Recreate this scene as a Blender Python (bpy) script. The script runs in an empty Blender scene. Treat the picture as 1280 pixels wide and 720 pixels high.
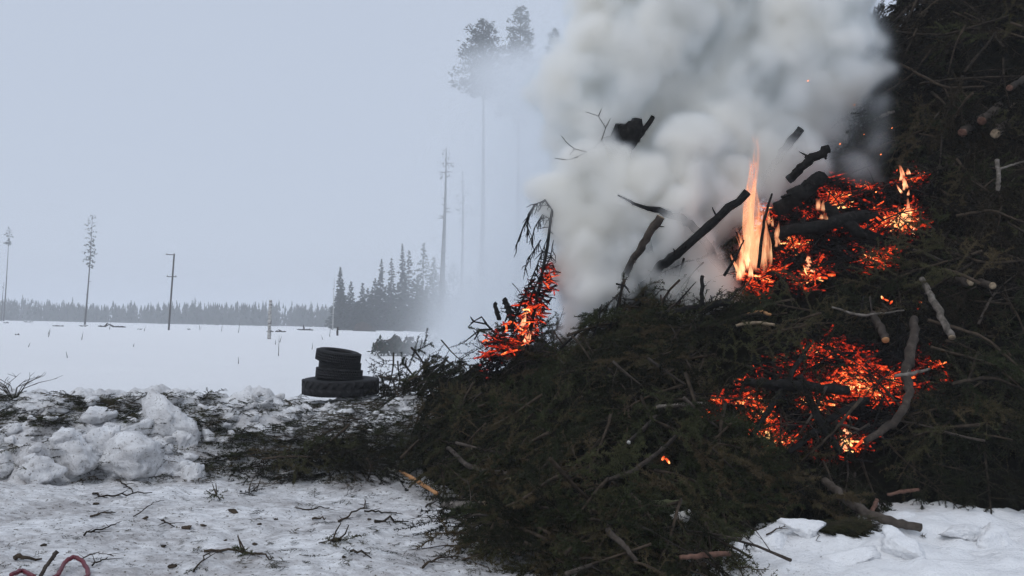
import bpy, math, random
import numpy as np
from mathutils import Matrix, Vector

SC = bpy.context.scene
COL = SC.collection
R = math.radians

# ------------------------------------------------------------------ camera
F = 1108.0                                   # focal length in photo pixels (1280 wide)
CAM = np.array([0.0, 0.0, 1.6])
PITCH, ROLL = R(2.64), R(1.2)
_f = np.array([0, math.cos(PITCH), math.sin(PITCH)])
_r0 = np.array([1.0, 0, 0]); _u0 = np.cross(_r0, _f)
_r = _r0 * math.cos(ROLL) + _u0 * math.sin(ROLL)
_u = np.cross(_r, _f)
cd = bpy.data.cameras.new('camera'); cam = bpy.data.objects.new('camera', cd); COL.objects.link(cam)
cd.sensor_width = 36; cd.lens = 36 * F / 1280; cd.clip_start = 0.05; cd.clip_end = 6000
M = Matrix.Identity(4)
for i in range(3):
    M[i][0], M[i][1], M[i][2], M[i][3] = _r[i], _u[i], -_f[i], CAM[i]
cam.matrix_world = M
SC.camera = cam

# ------------------------------------------------------------------ sky, sun, exposure
SUN_EL, SUN_AZ = R(48), R(215)               # behind the photographer, to the left
w = bpy.data.worlds.new('World'); SC.world = w; w.use_nodes = True
nt = w.node_tree; nt.nodes.clear()
wo = nt.nodes.new('ShaderNodeOutputWorld'); bg = nt.nodes.new('ShaderNodeBackground')
sky = nt.nodes.new('ShaderNodeTexSky'); sky.sky_type = 'NISHITA'; sky.sun_disc = False
sky.sun_elevation = SUN_EL; sky.sun_rotation = SUN_AZ; sky.air_density = 1.0; sky.dust_density = 4.0; sky.ozone_density = 1.0
mx = nt.nodes.new('ShaderNodeMix'); mx.data_type = 'RGBA'; mx.inputs['Factor'].default_value = 0.9
nt.links.new(sky.outputs[0], mx.inputs[6]); mx.inputs[7].default_value = (5.62, 6.30, 7.55, 1)   # closed grey cloud cover
nt.links.new(mx.outputs[2], bg.inputs['Color']); bg.inputs['Strength'].default_value = 0.1
nt.links.new(bg.outputs[0], wo.inputs[0])
sl = bpy.data.lights.new('sun', 'SUN'); sun = bpy.data.objects.new('sun', sl); COL.objects.link(sun)
sl.energy = 0.8; sl.angle = R(40); sl.color = (1, 0.985, 0.96)
sd = Vector((math.sin(SUN_AZ) * math.cos(SUN_EL), math.cos(SUN_AZ) * math.cos(SUN_EL), math.sin(SUN_EL)))
sun.rotation_euler = sd.to_track_quat('Z', 'Y').to_euler(); sun.location = (0, -5, 30)
SC.view_settings.view_transform = 'Standard'; SC.view_settings.look = 'None'
SC.view_settings.exposure = 0.0; SC.view_settings.gamma = 1.0; SC.view_settings.use_curve_mapping = False
cy = SC.cycles
cy.use_denoising = True; cy.denoiser = 'OPENIMAGEDENOISE'
cy.max_bounces = 24; cy.diffuse_bounces = 3; cy.glossy_bounces = 2; cy.transmission_bounces = 2
cy.volume_bounces = 22; cy.transparent_max_bounces = 24
cy.volume_step_rate = 2.0; cy.volume_max_steps = 256
cy.use_adaptive_sampling = True; cy.adaptive_threshold = 0.015

# ------------------------------------------------------------------ helpers
rng = np.random.default_rng(7)
random.seed(7)

def P(px, py, Y):
    """world point that lies at depth Y (metres along +Y) in the direction of a photo pixel"""
    d = _f + (px - 640) / F * _r - (py - 360) / F * _u
    return CAM + d * (Y / d[1])

def proj(p):
    v = np.atleast_2d(p) - CAM
    z = v @ _f
    return np.stack([640 + F * (v @ _r) / z, 360 - F * (v @ _u) / z], 1)

def inpoly(pts, poly):
    x, y = pts[:, 0], pts[:, 1]; c = np.zeros(len(pts), bool); n = len(poly)
    for i in range(n):
        x1, y1 = poly[i]; x2, y2 = poly[(i + 1) % n]
        if y1 == y2: continue
        c ^= ((y1 > y) != (y2 > y)) & (x < (x2 - x1) * (y - y1) / (y2 - y1) + x1)
    return c

def _hash(ix, iy, iz, s):
    h = (ix.astype(np.int64) * 374761393 + iy.astype(np.int64) * 668265263 + iz.astype(np.int64) * 2147483647 + s * 974634777) & 0xffffffff
    h = ((h ^ (h >> 13)) * 1274126177) & 0xffffffff
    h = ((h ^ (h >> 16)) * 2246822519) & 0xffffffff
    return ((h ^ (h >> 15)) & 0xffffff) / float(0xffffff)

def vnoise(x, y, z=0.0, s=0):
    x, y, z = np.broadcast_arrays(np.asarray(x, float), np.asarray(y, float), np.asarray(z, float))
    ix, iy, iz = np.floor(x), np.floor(y), np.floor(z)
    fx, fy, fz = x - ix, y - iy, z - iz
    fx, fy, fz = [t * t * t * (t * (t * 6 - 15) + 10) for t in (fx, fy, fz)]
    o = 0
    for a in (0, 1):
        for b in (0, 1):
            for c in (0, 1):
                wgt = (fx if a else 1 - fx) * (fy if b else 1 - fy) * (fz if c else 1 - fz)
                o = o + wgt * _hash(ix + a, iy + b, iz + c, s)
    return o * 2 - 1

def fbm(x, y, z=0.0, oct=4, s=0, gain=0.5):
    o, a = 0, 1.0
    for k in range(oct):
        o = o + a * vnoise(x * 2 ** k + 17.3 * k, y * 2 ** k - 9.1 * k, z * 2 ** k + 4.7 * k, s + k); a *= gain
    return o

def sstep(a, b, x):
    t = np.clip((x - a) / (b - a), 0, 1); return t * t * (3 - 2 * t)

def link(o, parent=None):
    COL.objects.link(o)
    if parent is not None: o.parent = parent
    return o

def mesh_from(name, V, Fc, mats, midx=None, smooth=False, attrs=None):
    """V (n,3); Fc list of arrays (m,k)"""
    V = np.asarray(V, np.float32)
    me = bpy.data.meshes.new(name)
    fs = [np.asarray(f, np.int32) for f in Fc if len(f)]
    loops = np.concatenate([f.ravel() for f in fs]) if fs else np.zeros(0, np.int32)
    tot = np.concatenate([np.full(len(f), f.shape[1], np.int32) for f in fs]) if fs else np.zeros(0, np.int32)
    start = np.concatenate([[0], np.cumsum(tot)[:-1]]).astype(np.int32) if len(tot) else tot
    me.vertices.add(len(V)); me.vertices.foreach_set('co', V.ravel())
    me.loops.add(len(loops)); me.loops.foreach_set('vertex_index', loops)
    me.polygons.add(len(tot)); me.polygons.foreach_set('loop_start', start); me.polygons.foreach_set('loop_total', tot)
    for m in (mats if isinstance(mats, (list, tuple)) else [mats]): me.materials.append(m)
    if midx is not None: me.polygons.foreach_set('material_index', np.asarray(midx, np.int32))
    if smooth: me.polygons.foreach_set('use_smooth', np.ones(len(tot), bool))
    if attrs:
        for k, a in attrs.items():
            at = me.attributes.new(k, 'FLOAT', 'POINT'); at.data.foreach_set('value', np.asarray(a, np.float32))
    me.update(calc_edges=True)
    return me

class MB:
    """collects tubes and raw faces for one mesh"""
    def __init__(s): s.V = []; s.F3 = []; s.F4 = []; s.n = 0; s.A = []
    def raw(s, V, f3=None, f4=None, a=0.0):
        V = np.asarray(V, float)
        s.V.append(V); s.A.append(np.full(len(V), a) if np.isscalar(a) else np.asarray(a))
        if f3 is not None and len(f3): s.F3.append(np.asarray(f3) + s.n)
        if f4 is not None and len(f4): s.F4.append(np.asarray(f4) + s.n)
        s.n += len(V)
    def tube(s, pts, rad, k=6, rough=0.0, cap=True, a=0.0):
        pts = np.asarray(pts, float); n = len(pts)
        rad = np.broadcast_to(np.asarray(rad, float), (n,))
        t = np.gradient(pts, axis=0); t /= np.linalg.norm(t, axis=1)[:, None] + 1e-9
        ref = np.array([0, 0, 1.0]) if abs(t[0][2]) < 0.9 else np.array([1.0, 0, 0])
        u = np.cross(t, ref); u /= np.linalg.norm(u, axis=1)[:, None] + 1e-9
        v = np.cross(t, u)
        ang = np.arange(k) * 2 * np.pi / k
        rr = rad[:, None] * (1 + (rng.uniform(-rough, rough, (n, k)) if rough else 0))
        V = pts[:, None, :] + rr[..., None] * (np.cos(ang)[None, :, None] * u[:, None, :] + np.sin(ang)[None, :, None] * v[:, None, :])
        V = V.reshape(-1, 3)
        i = np.arange(n - 1)[:, None] * k; j = np.arange(k)[None, :]; j2 = (j + 1) % k
        f4 = np.stack([i + j, i + j2, i + k + j2, i + k + j], -1).reshape(-1, 4)
        f3 = []
        if cap:
            V = np.vstack([V, pts[0], pts[-1]]); c0, c1 = n * k, n * k + 1; b = (n - 1) * k
            jj = np.arange(k); jn = (jj + 1) % k
            f3 = np.vstack([np.stack([np.full(k, c0), jn, jj], 1), np.stack([np.full(k, c1), b + jj, b + jn], 1)])
        s.raw(V, f3, f4, a)
    def arrays(s):
        V = np.vstack(s.V) if s.V else np.zeros((0, 3)); A = np.concatenate(s.A) if s.A else np.zeros(0)
        f3 = np.vstack(s.F3) if s.F3 else np.zeros((0, 3), int); f4 = np.vstack(s.F4) if s.F4 else np.zeros((0, 4), int)
        return V, f3, f4, A
    def mesh(s, name, mat, smooth=False, attr=None):
        V, f3, f4, A = s.arrays()
        return mesh_from(name, V, [f3, f4], mat, smooth=smooth, attrs={attr: A} if attr else None)
    def build(s, name, mat, parent=None, smooth=False, attr=None):
        return link(bpy.data.objects.new(name, s.mesh(name, mat, smooth, attr)), parent)

def tag(o, label=None, cat=None, group=None, kind=None):
    if label: o['label'] = label
    if cat: o['category'] = cat
    if group: o['group'] = group
    if kind: o['kind'] = kind
    return o

def empty(name, loc=(0, 0, 0)):
    o = bpy.data.objects.new(name, None); o.location = loc; o.empty_display_size = 0.1
    return link(o)

def rebase(root, parts_origin):
    """children were built in world coordinates: keep them there under a moved empty"""
    for c in root.children: c.location = -Vector(parts_origin)

# ------------------------------------------------------------------ materials
MATS = {}
def new_mat(name):
    m = bpy.data.materials.new(name); m.use_nodes = True; MATS[name] = m
    nt = m.node_tree; b = nt.nodes['Principled BSDF']
    return m, nt, b

def N(nt, t, **kw):
    n = nt.nodes.new(t)
    for k, v in kw.items(): setattr(n, k, v)
    return n

def ramp(nt, stops, fac=None):
    r = N(nt, 'ShaderNodeValToRGB'); e = r.color_ramp.elements
    e[0].position, e[0].color = stops[0][0], (*stops[0][1], 1)
    e[1].position, e[1].color = stops[-1][0], (*stops[-1][1], 1)
    for p, c in stops[1:-1]:
        x = e.new(p); x.color = (*c, 1)
    if fac is not None: nt.links.new(fac, r.inputs[0])
    return r

def noise(nt, scale, detail=4, rough=0.55, coord='Object', dist=0.0, stretch=None):
    tc = N(nt, 'ShaderNodeTexCoord'); n = N(nt, 'ShaderNodeTexNoise')
    n.inputs['Scale'].default_value = scale; n.inputs['Detail'].default_value = detail
    n.inputs['Roughness'].default_value = rough; n.inputs['Distortion'].default_value = dist
    if stretch:
        mp = N(nt, 'ShaderNodeMapping'); mp.inputs['Scale'].default_value = stretch
        nt.links.new(tc.outputs[coord], mp.inputs[0]); nt.links.new(mp.outputs[0], n.inputs['Vector'])
    else:
        nt.links.new(tc.outputs[coord], n.inputs['Vector'])
    return n

def bump(nt, b, h, strength=0.5, dist=0.02):
    bp = N(nt, 'ShaderNodeBump'); bp.inputs['Strength'].default_value = strength; bp.inputs['Distance'].default_value = dist
    nt.links.new(h, bp.inputs['Height']); nt.links.new(bp.outputs[0], b.inputs['Normal'])

def plain(name, stops, scale=8, rough=0.85, bs=0.4, bd=0.01, stretch=None, rand=0.0, spec=0.3):
    m, nt, b = new_mat(name)
    n = noise(nt, scale, 6, 0.6, stretch=stretch)
    fac = n.outputs['Fac']
    if rand:
        oi = N(nt, 'ShaderNodeObjectInfo'); at = N(nt, 'ShaderNodeAttribute', attribute_name='tint')
        a = N(nt, 'ShaderNodeMath', operation='ADD'); nt.links.new(oi.outputs['Random'], a.inputs[0]); nt.links.new(at.outputs['Fac'], a.inputs[1])
        f = N(nt, 'ShaderNodeMath', operation='FRACT'); nt.links.new(a.outputs[0], f.inputs[0])
        k = N(nt, 'ShaderNodeMath', operation='MULTIPLY_ADD'); nt.links.new(f.outputs[0], k.inputs[0]); k.inputs[1].default_value = rand; k.inputs[2].default_value = -rand / 2
        s = N(nt, 'ShaderNodeMath', operation='ADD'); nt.links.new(fac, s.inputs[0]); nt.links.new(k.outputs[0], s.inputs[1]); fac = s.outputs[0]
    r = ramp(nt, stops, fac)
    nt.links.new(r.outputs[0], b.inputs['Base Color']); b.inputs['Roughness'].default_value = rough
    b.inputs['Specular IOR Level'].default_value = spec
    if bs: bump(nt, b, n.outputs['Fac'], bs, bd)
    return m

plain('needles', [(0.10, (0.010, 0.010, 0.005)), (0.36, (0.019, 0.024, 0.010)), (0.58, (0.032, 0.040, 0.016)), (0.74, (0.058, 0.061, 0.027)), (0.92, (0.076, 0.057, 0.030))], 1.3, 0.8, 0, rand=0.95, spec=0.08)
plain('dry_shaded_needles', [(0.2, (0.007, 0.006, 0.004)), (0.5, (0.016, 0.014, 0.008)), (0.8, (0.034, 0.026, 0.016))], 1.3, 0.85, 0, rand=0.6, spec=0.05)  # brown needles, darkened further: the tall side's shade put into the colour
plain('bark', [(0.25, (0.018, 0.014, 0.011)), (0.5, (0.042, 0.032, 0.025)), (0.75, (0.095, 0.078, 0.064))], 14, 0.9, 0.8, 0.01, stretch=(1, 1, 1), rand=0.25)
plain('twig_bark', [(0.3, (0.014, 0.011, 0.008)), (0.72, (0.075, 0.056, 0.040))], 20, 0.9, 0.3, 0.005, rand=0.3, spec=0.1)
plain('pale_bark', [(0.3, (0.035, 0.03, 0.025)), (0.5, (0.11, 0.095, 0.08)), (0.72, (0.24, 0.215, 0.19))], 18, 0.9, 0.6, 0.006)
plain('cut_wood', [(0.3, (0.13, 0.095, 0.06)), (0.7, (0.33, 0.26, 0.175))], 30, 0.8, 0.3, 0.003)
plain('red_wood', [(0.3, (0.07, 0.035, 0.025)), (0.7, (0.19, 0.10, 0.07))], 30, 0.8, 0.3, 0.003)
plain('split_wood', [(0.3, (0.33, 0.15, 0.06)), (0.7, (0.56, 0.31, 0.14))], 24, 0.8, 0.4, 0.004, stretch=(1, 6, 1))
plain('green_bark', [(0.3, (0.06, 0.065, 0.03)), (0.7, (0.15, 0.15, 0.07))], 24, 0.85, 0.4, 0.004)
plain('char', [(0.3, (0.006, 0.006, 0.006)), (0.6, (0.016, 0.015, 0.014)), (0.85, (0.06, 0.058, 0.056))], 22, 0.9, 0.9, 0.01, spec=0.08)
plain('mound', [(0.3, (0.003, 0.003, 0.002)), (0.7, (0.010, 0.009, 0.006))], 9, 1.0, 1.0, 0.05, spec=0.0)  # nearly black: deep shade of the gaps between branches put into the colour
plain('rubber', [(0.3, (0.011, 0.011, 0.012)), (0.7, (0.022, 0.022, 0.024))], 16, 0.75, 0.15, 0.003, spec=0.2)
plain('pole_wood', [(0.3, (0.05, 0.045, 0.04)), (0.7, (0.10, 0.09, 0.08))], 3, 0.9, 0)
plain('porcelain', [(0.3, (0.30, 0.30, 0.30)), (0.7, (0.4, 0.4, 0.4))], 3, 0.4, 0)
plain('birch_bark', [(0.38, (0.10, 0.09, 0.085)), (0.5, (0.42, 0.41, 0.39)), (0.75, (0.6, 0.59, 0.57))], 4, 0.9, 0, stretch=(1, 1, 3))
plain('far_needles', [(0.3, (0.016, 0.024, 0.014)), (0.7, (0.040, 0.050, 0.026))], 0.6, 0.9, 0, rand=0.3, spec=0.0)
plain('forest_mix', [(0.3, (0.020, 0.025, 0.017)), (0.55, (0.040, 0.044, 0.031)), (0.75, (0.085, 0.075, 0.062))], 0.09, 0.95, 0, spec=0.0)
plain('hose_red', [(0.3, (0.11, 0.010, 0.02)), (0.7, (0.16, 0.018, 0.03))], 10, 0.45, 0, spec=0.5)
plain('rag', [(0.3, (0.55, 0.52, 0.47)), (0.7, (0.75, 0.73, 0.70))], 12, 0.9, 0.6, 0.02)

def snow_mat(name, dirt):
    m, nt, b = new_mat(name)
    n1 = noise(nt, 1.1, 6, 0.62); n2 = noise(nt, 11, 5, 0.65, stretch=(0.7, 1.3, 1)); n3 = noise(nt, 60, 3, 0.6)
    at = N(nt, 'ShaderNodeAttribute', attribute_name='dirt')
    s = N(nt, 'ShaderNodeMath', operation='MULTIPLY_ADD'); nt.links.new(n2.outputs['Fac'], s.inputs[0]); s.inputs[1].default_value = 0.55
    s2 = N(nt, 'ShaderNodeMath', operation='MULTIPLY'); nt.links.new(n1.outputs['Fac'], s2.inputs[0]); s2.inputs[1].default_value = 0.55
    nt.links.new(s2.outputs[0], s.inputs[2])
    r = ramp(nt, [(0.44, (0.08, 0.08, 0.08)), (0.66, (0.85, 0.85, 0.85))], s.outputs[0])
    f = N(nt, 'ShaderNodeMath', operation='MULTIPLY'); nt.links.new(r.outputs[0], f.inputs[0])
    if dirt is None: nt.links.new(at.outputs['Fac'], f.inputs[1])
    else: f.inputs[1].default_value = dirt
    mx = N(nt, 'ShaderNodeMix', data_type='RGBA'); nt.links.new(f.outputs[0], mx.inputs['Factor'])
    mx.inputs[6].default_value = (0.86, 0.87, 0.885, 1); mx.inputs[7].default_value = (0.30, 0.28, 0.275, 1)
    # fine specks: needles and bark crumbs trodden into the snow
    v = N(nt, 'ShaderNodeTexNoise'); v.inputs['Scale'].default_value = 38; v.inputs['Detail'].default_value = 3
    tc = N(nt, 'ShaderNodeTexCoord'); nt.links.new(tc.outputs['Object'], v.inputs['Vector'])
    r2 = ramp(nt, [(0.615, (0, 0, 0)), (0.68, (1, 1, 1))], v.outputs['Fac'])
    f2 = N(nt, 'ShaderNodeMath', operation='MULTIPLY'); nt.links.new(r2.outputs[0], f2.inputs[0])
    if dirt is None: nt.links.new(at.outputs['Fac'], f2.inputs[1])
    else: f2.inputs[1].default_value = dirt
    mx2 = N(nt, 'ShaderNodeMix', data_type='RGBA'); nt.links.new(f2.outputs[0], mx2.inputs['Factor'])
    nt.links.new(mx.outputs[2], mx2.inputs[6]); mx2.inputs[7].default_value = (0.10, 0.085, 0.06, 1)
    nt.links.new(mx2.outputs[2], b.inputs['Base Color'])
    b.inputs['Roughness'].default_value = 0.7; b.inputs['Specular IOR Level'].default_value = 0.25
    a = N(nt, 'ShaderNodeMath', operation='ADD'); nt.links.new(n2.outputs['Fac'], a.inputs[0])
    k = N(nt, 'ShaderNodeMath', operation='MULTIPLY'); nt.links.new(n3.outputs['Fac'], k.inputs[0]); k.inputs[1].default_value = 0.3
    nt.links.new(k.outputs[0], a.inputs[1]); bump(nt, b, a.outputs[0], 0.8, 0.045)
    return m
snow_mat('snow', None); snow_mat('snow_block', 0.62); snow_mat('snow_clean', 0.06)

def ember_mat():
    m, nt, b = new_mat('ember')
    n = noise(nt, 18, 4, 0.65)
    at = N(nt, 'ShaderNodeAttribute', attribute_name='glow')
    a = N(nt, 'ShaderNodeMath', operation='MULTIPLY_ADD'); nt.links.new(n.outputs['Fac'], a.inputs[0]); a.inputs[1].default_value = 1.5; a.inputs[2].default_value = -0.75
    s = N(nt, 'ShaderNodeMath', operation='ADD'); nt.links.new(a.outputs[0], s.inputs[0]); nt.links.new(at.outputs['Fac'], s.inputs[1])
    r = ramp(nt, [(0.28, (0, 0, 0)), (0.42, (0.16, 0.006, 0.002)), (0.66, (0.66, 0.036, 0.010)), (0.90, (1.0, 0.14, 0.03)), (1.0, (1.0, 0.55, 0.20))], s.outputs[0])
    p = N(nt, 'ShaderNodeMath', operation='MULTIPLY'); nt.links.new(s.outputs[0], p.inputs[0]); p.inputs[1].default_value = 1.7; p.use_clamp = False
    b.inputs['Base Color'].default_value = (0.008, 0.007, 0.007, 1); b.inputs['Roughness'].default_value = 0.95; b.inputs['Specular IOR Level'].default_value = 0.05
    nt.links.new(r.outputs[0], b.inputs['Emission Color']); nt.links.new(p.outputs[0], b.inputs['Emission Strength'])
    return m
ember_mat()

def flame_mat(name='flame', strength=1.5, amax=.48):
    m, nt, b = new_mat(name); nt.nodes.remove(b)
    out = nt.nodes['Material Output']
    at = N(nt, 'ShaderNodeAttribute', attribute_name='glow')          # 0 at the tip .. 1 at the root
    n = noise(nt, 7, 3, 0.6, stretch=(2.6, 2.6, 0.55), dist=0.6)
    s = N(nt, 'ShaderNodeMath', operation='MULTIPLY_ADD'); nt.links.new(n.outputs['Fac'], s.inputs[0]); s.inputs[1].default_value = 1.7; s.inputs[2].default_value = -1.0
    a = N(nt, 'ShaderNodeMath', operation='ADD'); nt.links.new(s.outputs[0], a.inputs[0]); nt.links.new(at.outputs['Fac'], a.inputs[1])
    al = ramp(nt, [(0.05, (0, 0, 0)), (0.95, (amax, amax, amax))], a.outputs[0])
    colr = ramp(nt, [(0.1, (1.0, 0.26, 0.13)), (0.5, (1.0, 0.42, 0.20)), (0.9, (1.0, 0.66, 0.36))], a.outputs[0])
    em = N(nt, 'ShaderNodeEmission'); em.inputs['Strength'].default_value = strength; nt.links.new(colr.outputs[0], em.inputs['Color'])
    tr = N(nt, 'ShaderNodeBsdfTransparent'); ms = N(nt, 'ShaderNodeMixShader')
    nt.links.new(al.outputs[0], ms.inputs[0]); nt.links.new(tr.outputs[0], ms.inputs[1]); nt.links.new(em.outputs[0], ms.inputs[2])
    nt.links.new(ms.outputs[0], out.inputs['Surface'])
    return m
flame_mat(); flame_mat('flame_hot', 2.4, .7)
_m, _nt, _b = new_mat('spark'); _b.inputs['Base Color'].default_value = (0.02, 0.01, 0.01, 1)
_b.inputs['Emission Color'].default_value = (1.0, 0.22, 0.06, 1); _b.inputs['Emission Strength'].default_value = 3.0

def volume_mat(name, color, density, aniso=0.0, grid=True):
    m = bpy.data.materials.new(name); m.use_nodes = True; nt = m.node_tree; nt.nodes.clear(); MATS[name] = m
    o = N(nt, 'ShaderNodeOutputMaterial'); v = N(nt, 'ShaderNodeVolumePrincipled')
    v.inputs['Color'].default_value = (*color, 1); v.inputs['Density'].default_value = density; v.inputs['Anisotropy'].default_value = aniso
    if not grid: v.inputs['Density Attribute'].default_value = ''
    nt.links.new(v.outputs[0], o.inputs['Volume'])
    return m
_sm = volume_mat('smoke_dense', (0.990, 0.986, 0.978), 14.0)
_nt = _sm.node_tree; _vi = N(_nt, 'ShaderNodeVolumeInfo'); _pv = [n for n in _nt.nodes if n.bl_idname == 'ShaderNodeVolumePrincipled'][0]
_rp = ramp(_nt, [(0.03, (0.90, 0.955, 0.996)), (0.30, (0.984, 0.984, 0.976)), (0.8, (0.992, 0.984, 0.962))], _vi.outputs['Density']); _nt.links.new(_rp.outputs[0], _pv.inputs['Color'])
volume_mat('smoke_thin', (0.93, 0.955, 0.98), 1.0)
volume_mat('haze', (0.90, 0.93, 0.97), 0.0015, grid=False)

# ------------------------------------------------------------------ ground elevation
def ground_z(X, Y):
    X = np.asarray(X, float); Y = np.asarray(Y, float)
    near = 0.035 * fbm(X * 0.9, Y * 0.9, 0, 4, 3) + 0.022 * fbm(X * 4, Y * 5, 0, 4, 11, .65)
    edge = 8.95 + 0.35 * vnoise(X * 0.8, 3.3, 0, 21) + 0.25 * sstep(-4, -1, X)
    scarp = 1 - sstep(-3.9, -3.1, X)
    e2 = 8.85 + 0.30 * vnoise(X * 1.7, 8.3, 0, 22) + 0.13 * fbm(X * 4.0, Y * 1.5, 0, 3, 23)
    bank = sstep(edge, edge + 1.5, Y) * (1 - scarp) + scarp * (0.62 * sstep(e2, e2 + .22, Y) + 0.38 * sstep(e2 + .3, e2 + 1.6, Y))
    belt = bank * (1 - sstep(11.0, 12.8, Y))
    lump = np.abs(fbm(X * 1.6, Y * 1.8, 0, 4, 31)) * 0.26 + 0.07 * np.abs(fbm(X * 4.6, Y * 5.2, 0, 4, 41, .6))
    field = 0.55 + 0.08 * fbm(X * 0.12, Y * 0.2, 0, 3, 51) + 0.03 * fbm(X * 0.6, Y * 1.0, 0, 3, 61)
    far = sstep(30, 120, Y)
    field = field + far * 0.25 * fbm(X * 0.01, Y * 0.02, 0, 2, 71)
    z = near * (1 - bank) + bank * field + belt * (lump - 0.05)
    # snow berm in front of the pile, on the right
    br = sstep(1.1, 2.2, X) * (1 - sstep(8, 10, Y)) * sstep(4.6, 5.6, Y)
    hump = 0.14 + 0.10 * fbm(X * 0.9 + 5, Y * 1.1, 0, 3, 81) + 0.035 * np.abs(fbm(X * 3.0, Y * 3.4, 0, 3, 91))
    return z + br * hump

def axis(segs):
    out = [segs[0][0]]
    for a, b, n, g in segs:
        t = np.linspace(0, 1, n + 1)[1:]
        out += list(a + (b - a) * t if g == 1 else np.sign(b) * (abs(a) * (abs(b) / abs(a)) ** t) if a * b > 0 else a + (b - a) * t)
    return np.array(out)
xr = axis([(8.5, 2200, 70, 2)]); xl = -xr[::-1]
xs = np.concatenate([xl[:-1], np.linspace(-8.5, 8.5, 440), xr[1:]])
ys = np.concatenate([np.linspace(-60, 2, 20)[:-1], np.linspace(2, 4.6, 24)[:-1], np.linspace(4.6, 13, 260)[:-1], axis([(13, 2200, 130, 2)])])
GX, GY = np.meshgrid(xs, ys)
GZ = ground_z(GX, GY)
nx, ny = len(xs), len(ys)
ii = (np.arange(ny - 1)[:, None] * nx + np.arange(nx - 1)[None, :]).ravel()
quads = np.stack([ii, ii + 1, ii + nx + 1, ii + nx], 1)
dirt = 0.92 * (1 - sstep(8.5, 12.5, GY)) * sstep(2.6, 0.6, GX) + 0.25 * (sstep(8.7, 9.4, GY) * (1 - sstep(11, 12.5, GY))) * sstep(-7, -2, GX) + 0.06
dirt = np.clip(dirt, 0.0, 1)
dirt = np.where(GY > 13, 0.04, dirt)
g = link(bpy.data.objects.new('snow_ground', mesh_from('snow_ground', np.stack([GX, GY, GZ], -1).reshape(-1, 3), [quads], MATS['snow'], smooth=True, attrs={'dirt': dirt.ravel()})))
_gz_exact = ground_z
def ground_z(X, Y):
    X = np.clip(np.asarray(X, float), xs[0], xs[-1]); Y = np.clip(np.asarray(Y, float), ys[0], ys[-1])
    i = np.clip(np.searchsorted(xs, X, 'right') - 1, 0, nx - 2); j = np.clip(np.searchsorted(ys, Y, 'right') - 1, 0, ny - 2)
    a = (X - xs[i]) / (xs[i + 1] - xs[i]); b = (Y - ys[j]) / (ys[j + 1] - ys[j])
    return (GZ[j, i] * (1 - a) + GZ[j, i + 1] * a) * (1 - b) + (GZ[j + 1, i] * (1 - a) + GZ[j + 1, i + 1] * a) * b
tag(g, 'trampled dirty snow in front running into a flat white field', None, None, 'structure')

# ------------------------------------------------------------------ height of the brush pile
CP = [  # photo pixel and depth of points on the heap's surface
 (500,596,9.2),(480,535,10.8),(500,502,11.6),(585,640,7.8),(630,690,6.4),(700,718,5.8),(750,725,5.65),(850,718,5.8),(920,690,6.4),(1000,650,7.15),(1100,640,7.3),(1280,655,7.15),
 (560,585,8.6),(650,600,7.3),(750,590,7.1),(700,515,8.3),(600,498,9.9),(560,470,11.2),(640,450,10.2),(690,498,9.4),(730,468,9.3),(765,420,9.2),(800,390,9.2),(850,418,9.0),(910,406,9.0),
 (800,450,8.4),(900,450,8.1),(900,550,7.25),(900,630,6.7),(800,640,6.5),(700,655,6.5),(1000,420,8.3),(1050,360,8.9),(1150,345,8.9),(1150,470,8.0),(1150,560,7.65),(1100,610,7.45),(1000,520,7.6),
 (1250,560,7.7),(1270,450,8.2),(1270,300,8.8),(1270,150,9.5),(1280,0,10.2),(1170,250,9.5),(1130,110,10.6),(1115,0,11.1),(1000,300,9.5),(1040,225,10.2),(1100,215,10.3),(950,290,9.9),(925,350,9.3),
 (650,402,10.9),(668,388,11.0),(705,468,10.6),(720,485,11.4),(800,385,11.6),(900,310,11.7),(750,425,11.3),(1000,215,11.6),
 (1450,-100,10.6),(1500,300,9.0),(1500,600,7.6),(1650,300,10),(1650,640,8)]
cp = np.array([P(*c) for c in CP])
extra = []
for x, y, z in [(-2.2,13,.6),(-1.5,14,.6),(0,15,.7),(2,16,.7),(4,16.5,.7),(7,17,.6),(10,16,.6),(11.5,13,.6),(11,10,.2),(12,8,0),(-3,11,.6),(-3,9,0),(-2,7,0),(0,4.5,-.3),(3,4.5,-.3),(7,5,-.3),
                (0.5,12.6,1.0),(1.6,13,1.7),(3,13.2,2.6),(4.5,13.4,4.4),(6,13.4,5.6),(7.5,13,5.8),(6.2,11.6,6.6),(7.6,11.2,6.6),(9.5,11,4.2)]:
    extra.append((x, y, z))
cp = np.vstack([cp, np.array(extra)])
def _rbf_fit(c):
    n = len(c); d = np.linalg.norm(c[:, None, :2] - c[None, :, :2], axis=2)
    A = np.zeros((n + 3, n + 3)); A[:n, :n] = d + np.eye(n) * -0.12; A[:n, n:] = np.c_[np.ones(n), c[:, :2]]; A[n:, :n] = A[:n, n:].T
    return np.linalg.solve(A, np.r_[c[:, 2], 0, 0, 0])
_w = _rbf_fit(cp)
HX = np.arange(-3.4, 12.4, 0.06); HY = np.arange(4.4, 17.2, 0.06)
hx, hy = np.meshgrid(HX, HY); q = np.stack([hx.ravel(), hy.ravel()], 1)
Hg = np.zeros(len(q))
for k in range(0, len(q), 8000):
    d = np.linalg.norm(q[k:k + 8000, None] - cp[None, :, :2], axis=2)
    Hg[k:k + 8000] = d @ _w[:-3] + _w[-3] + q[k:k + 8000] @ _w[-2:]
Hg = Hg.reshape(hx.shape)
Hg = Hg + 0.13 * fbm(hx * 1.5, hy * 1.5, 0, 3, 5)

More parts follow.
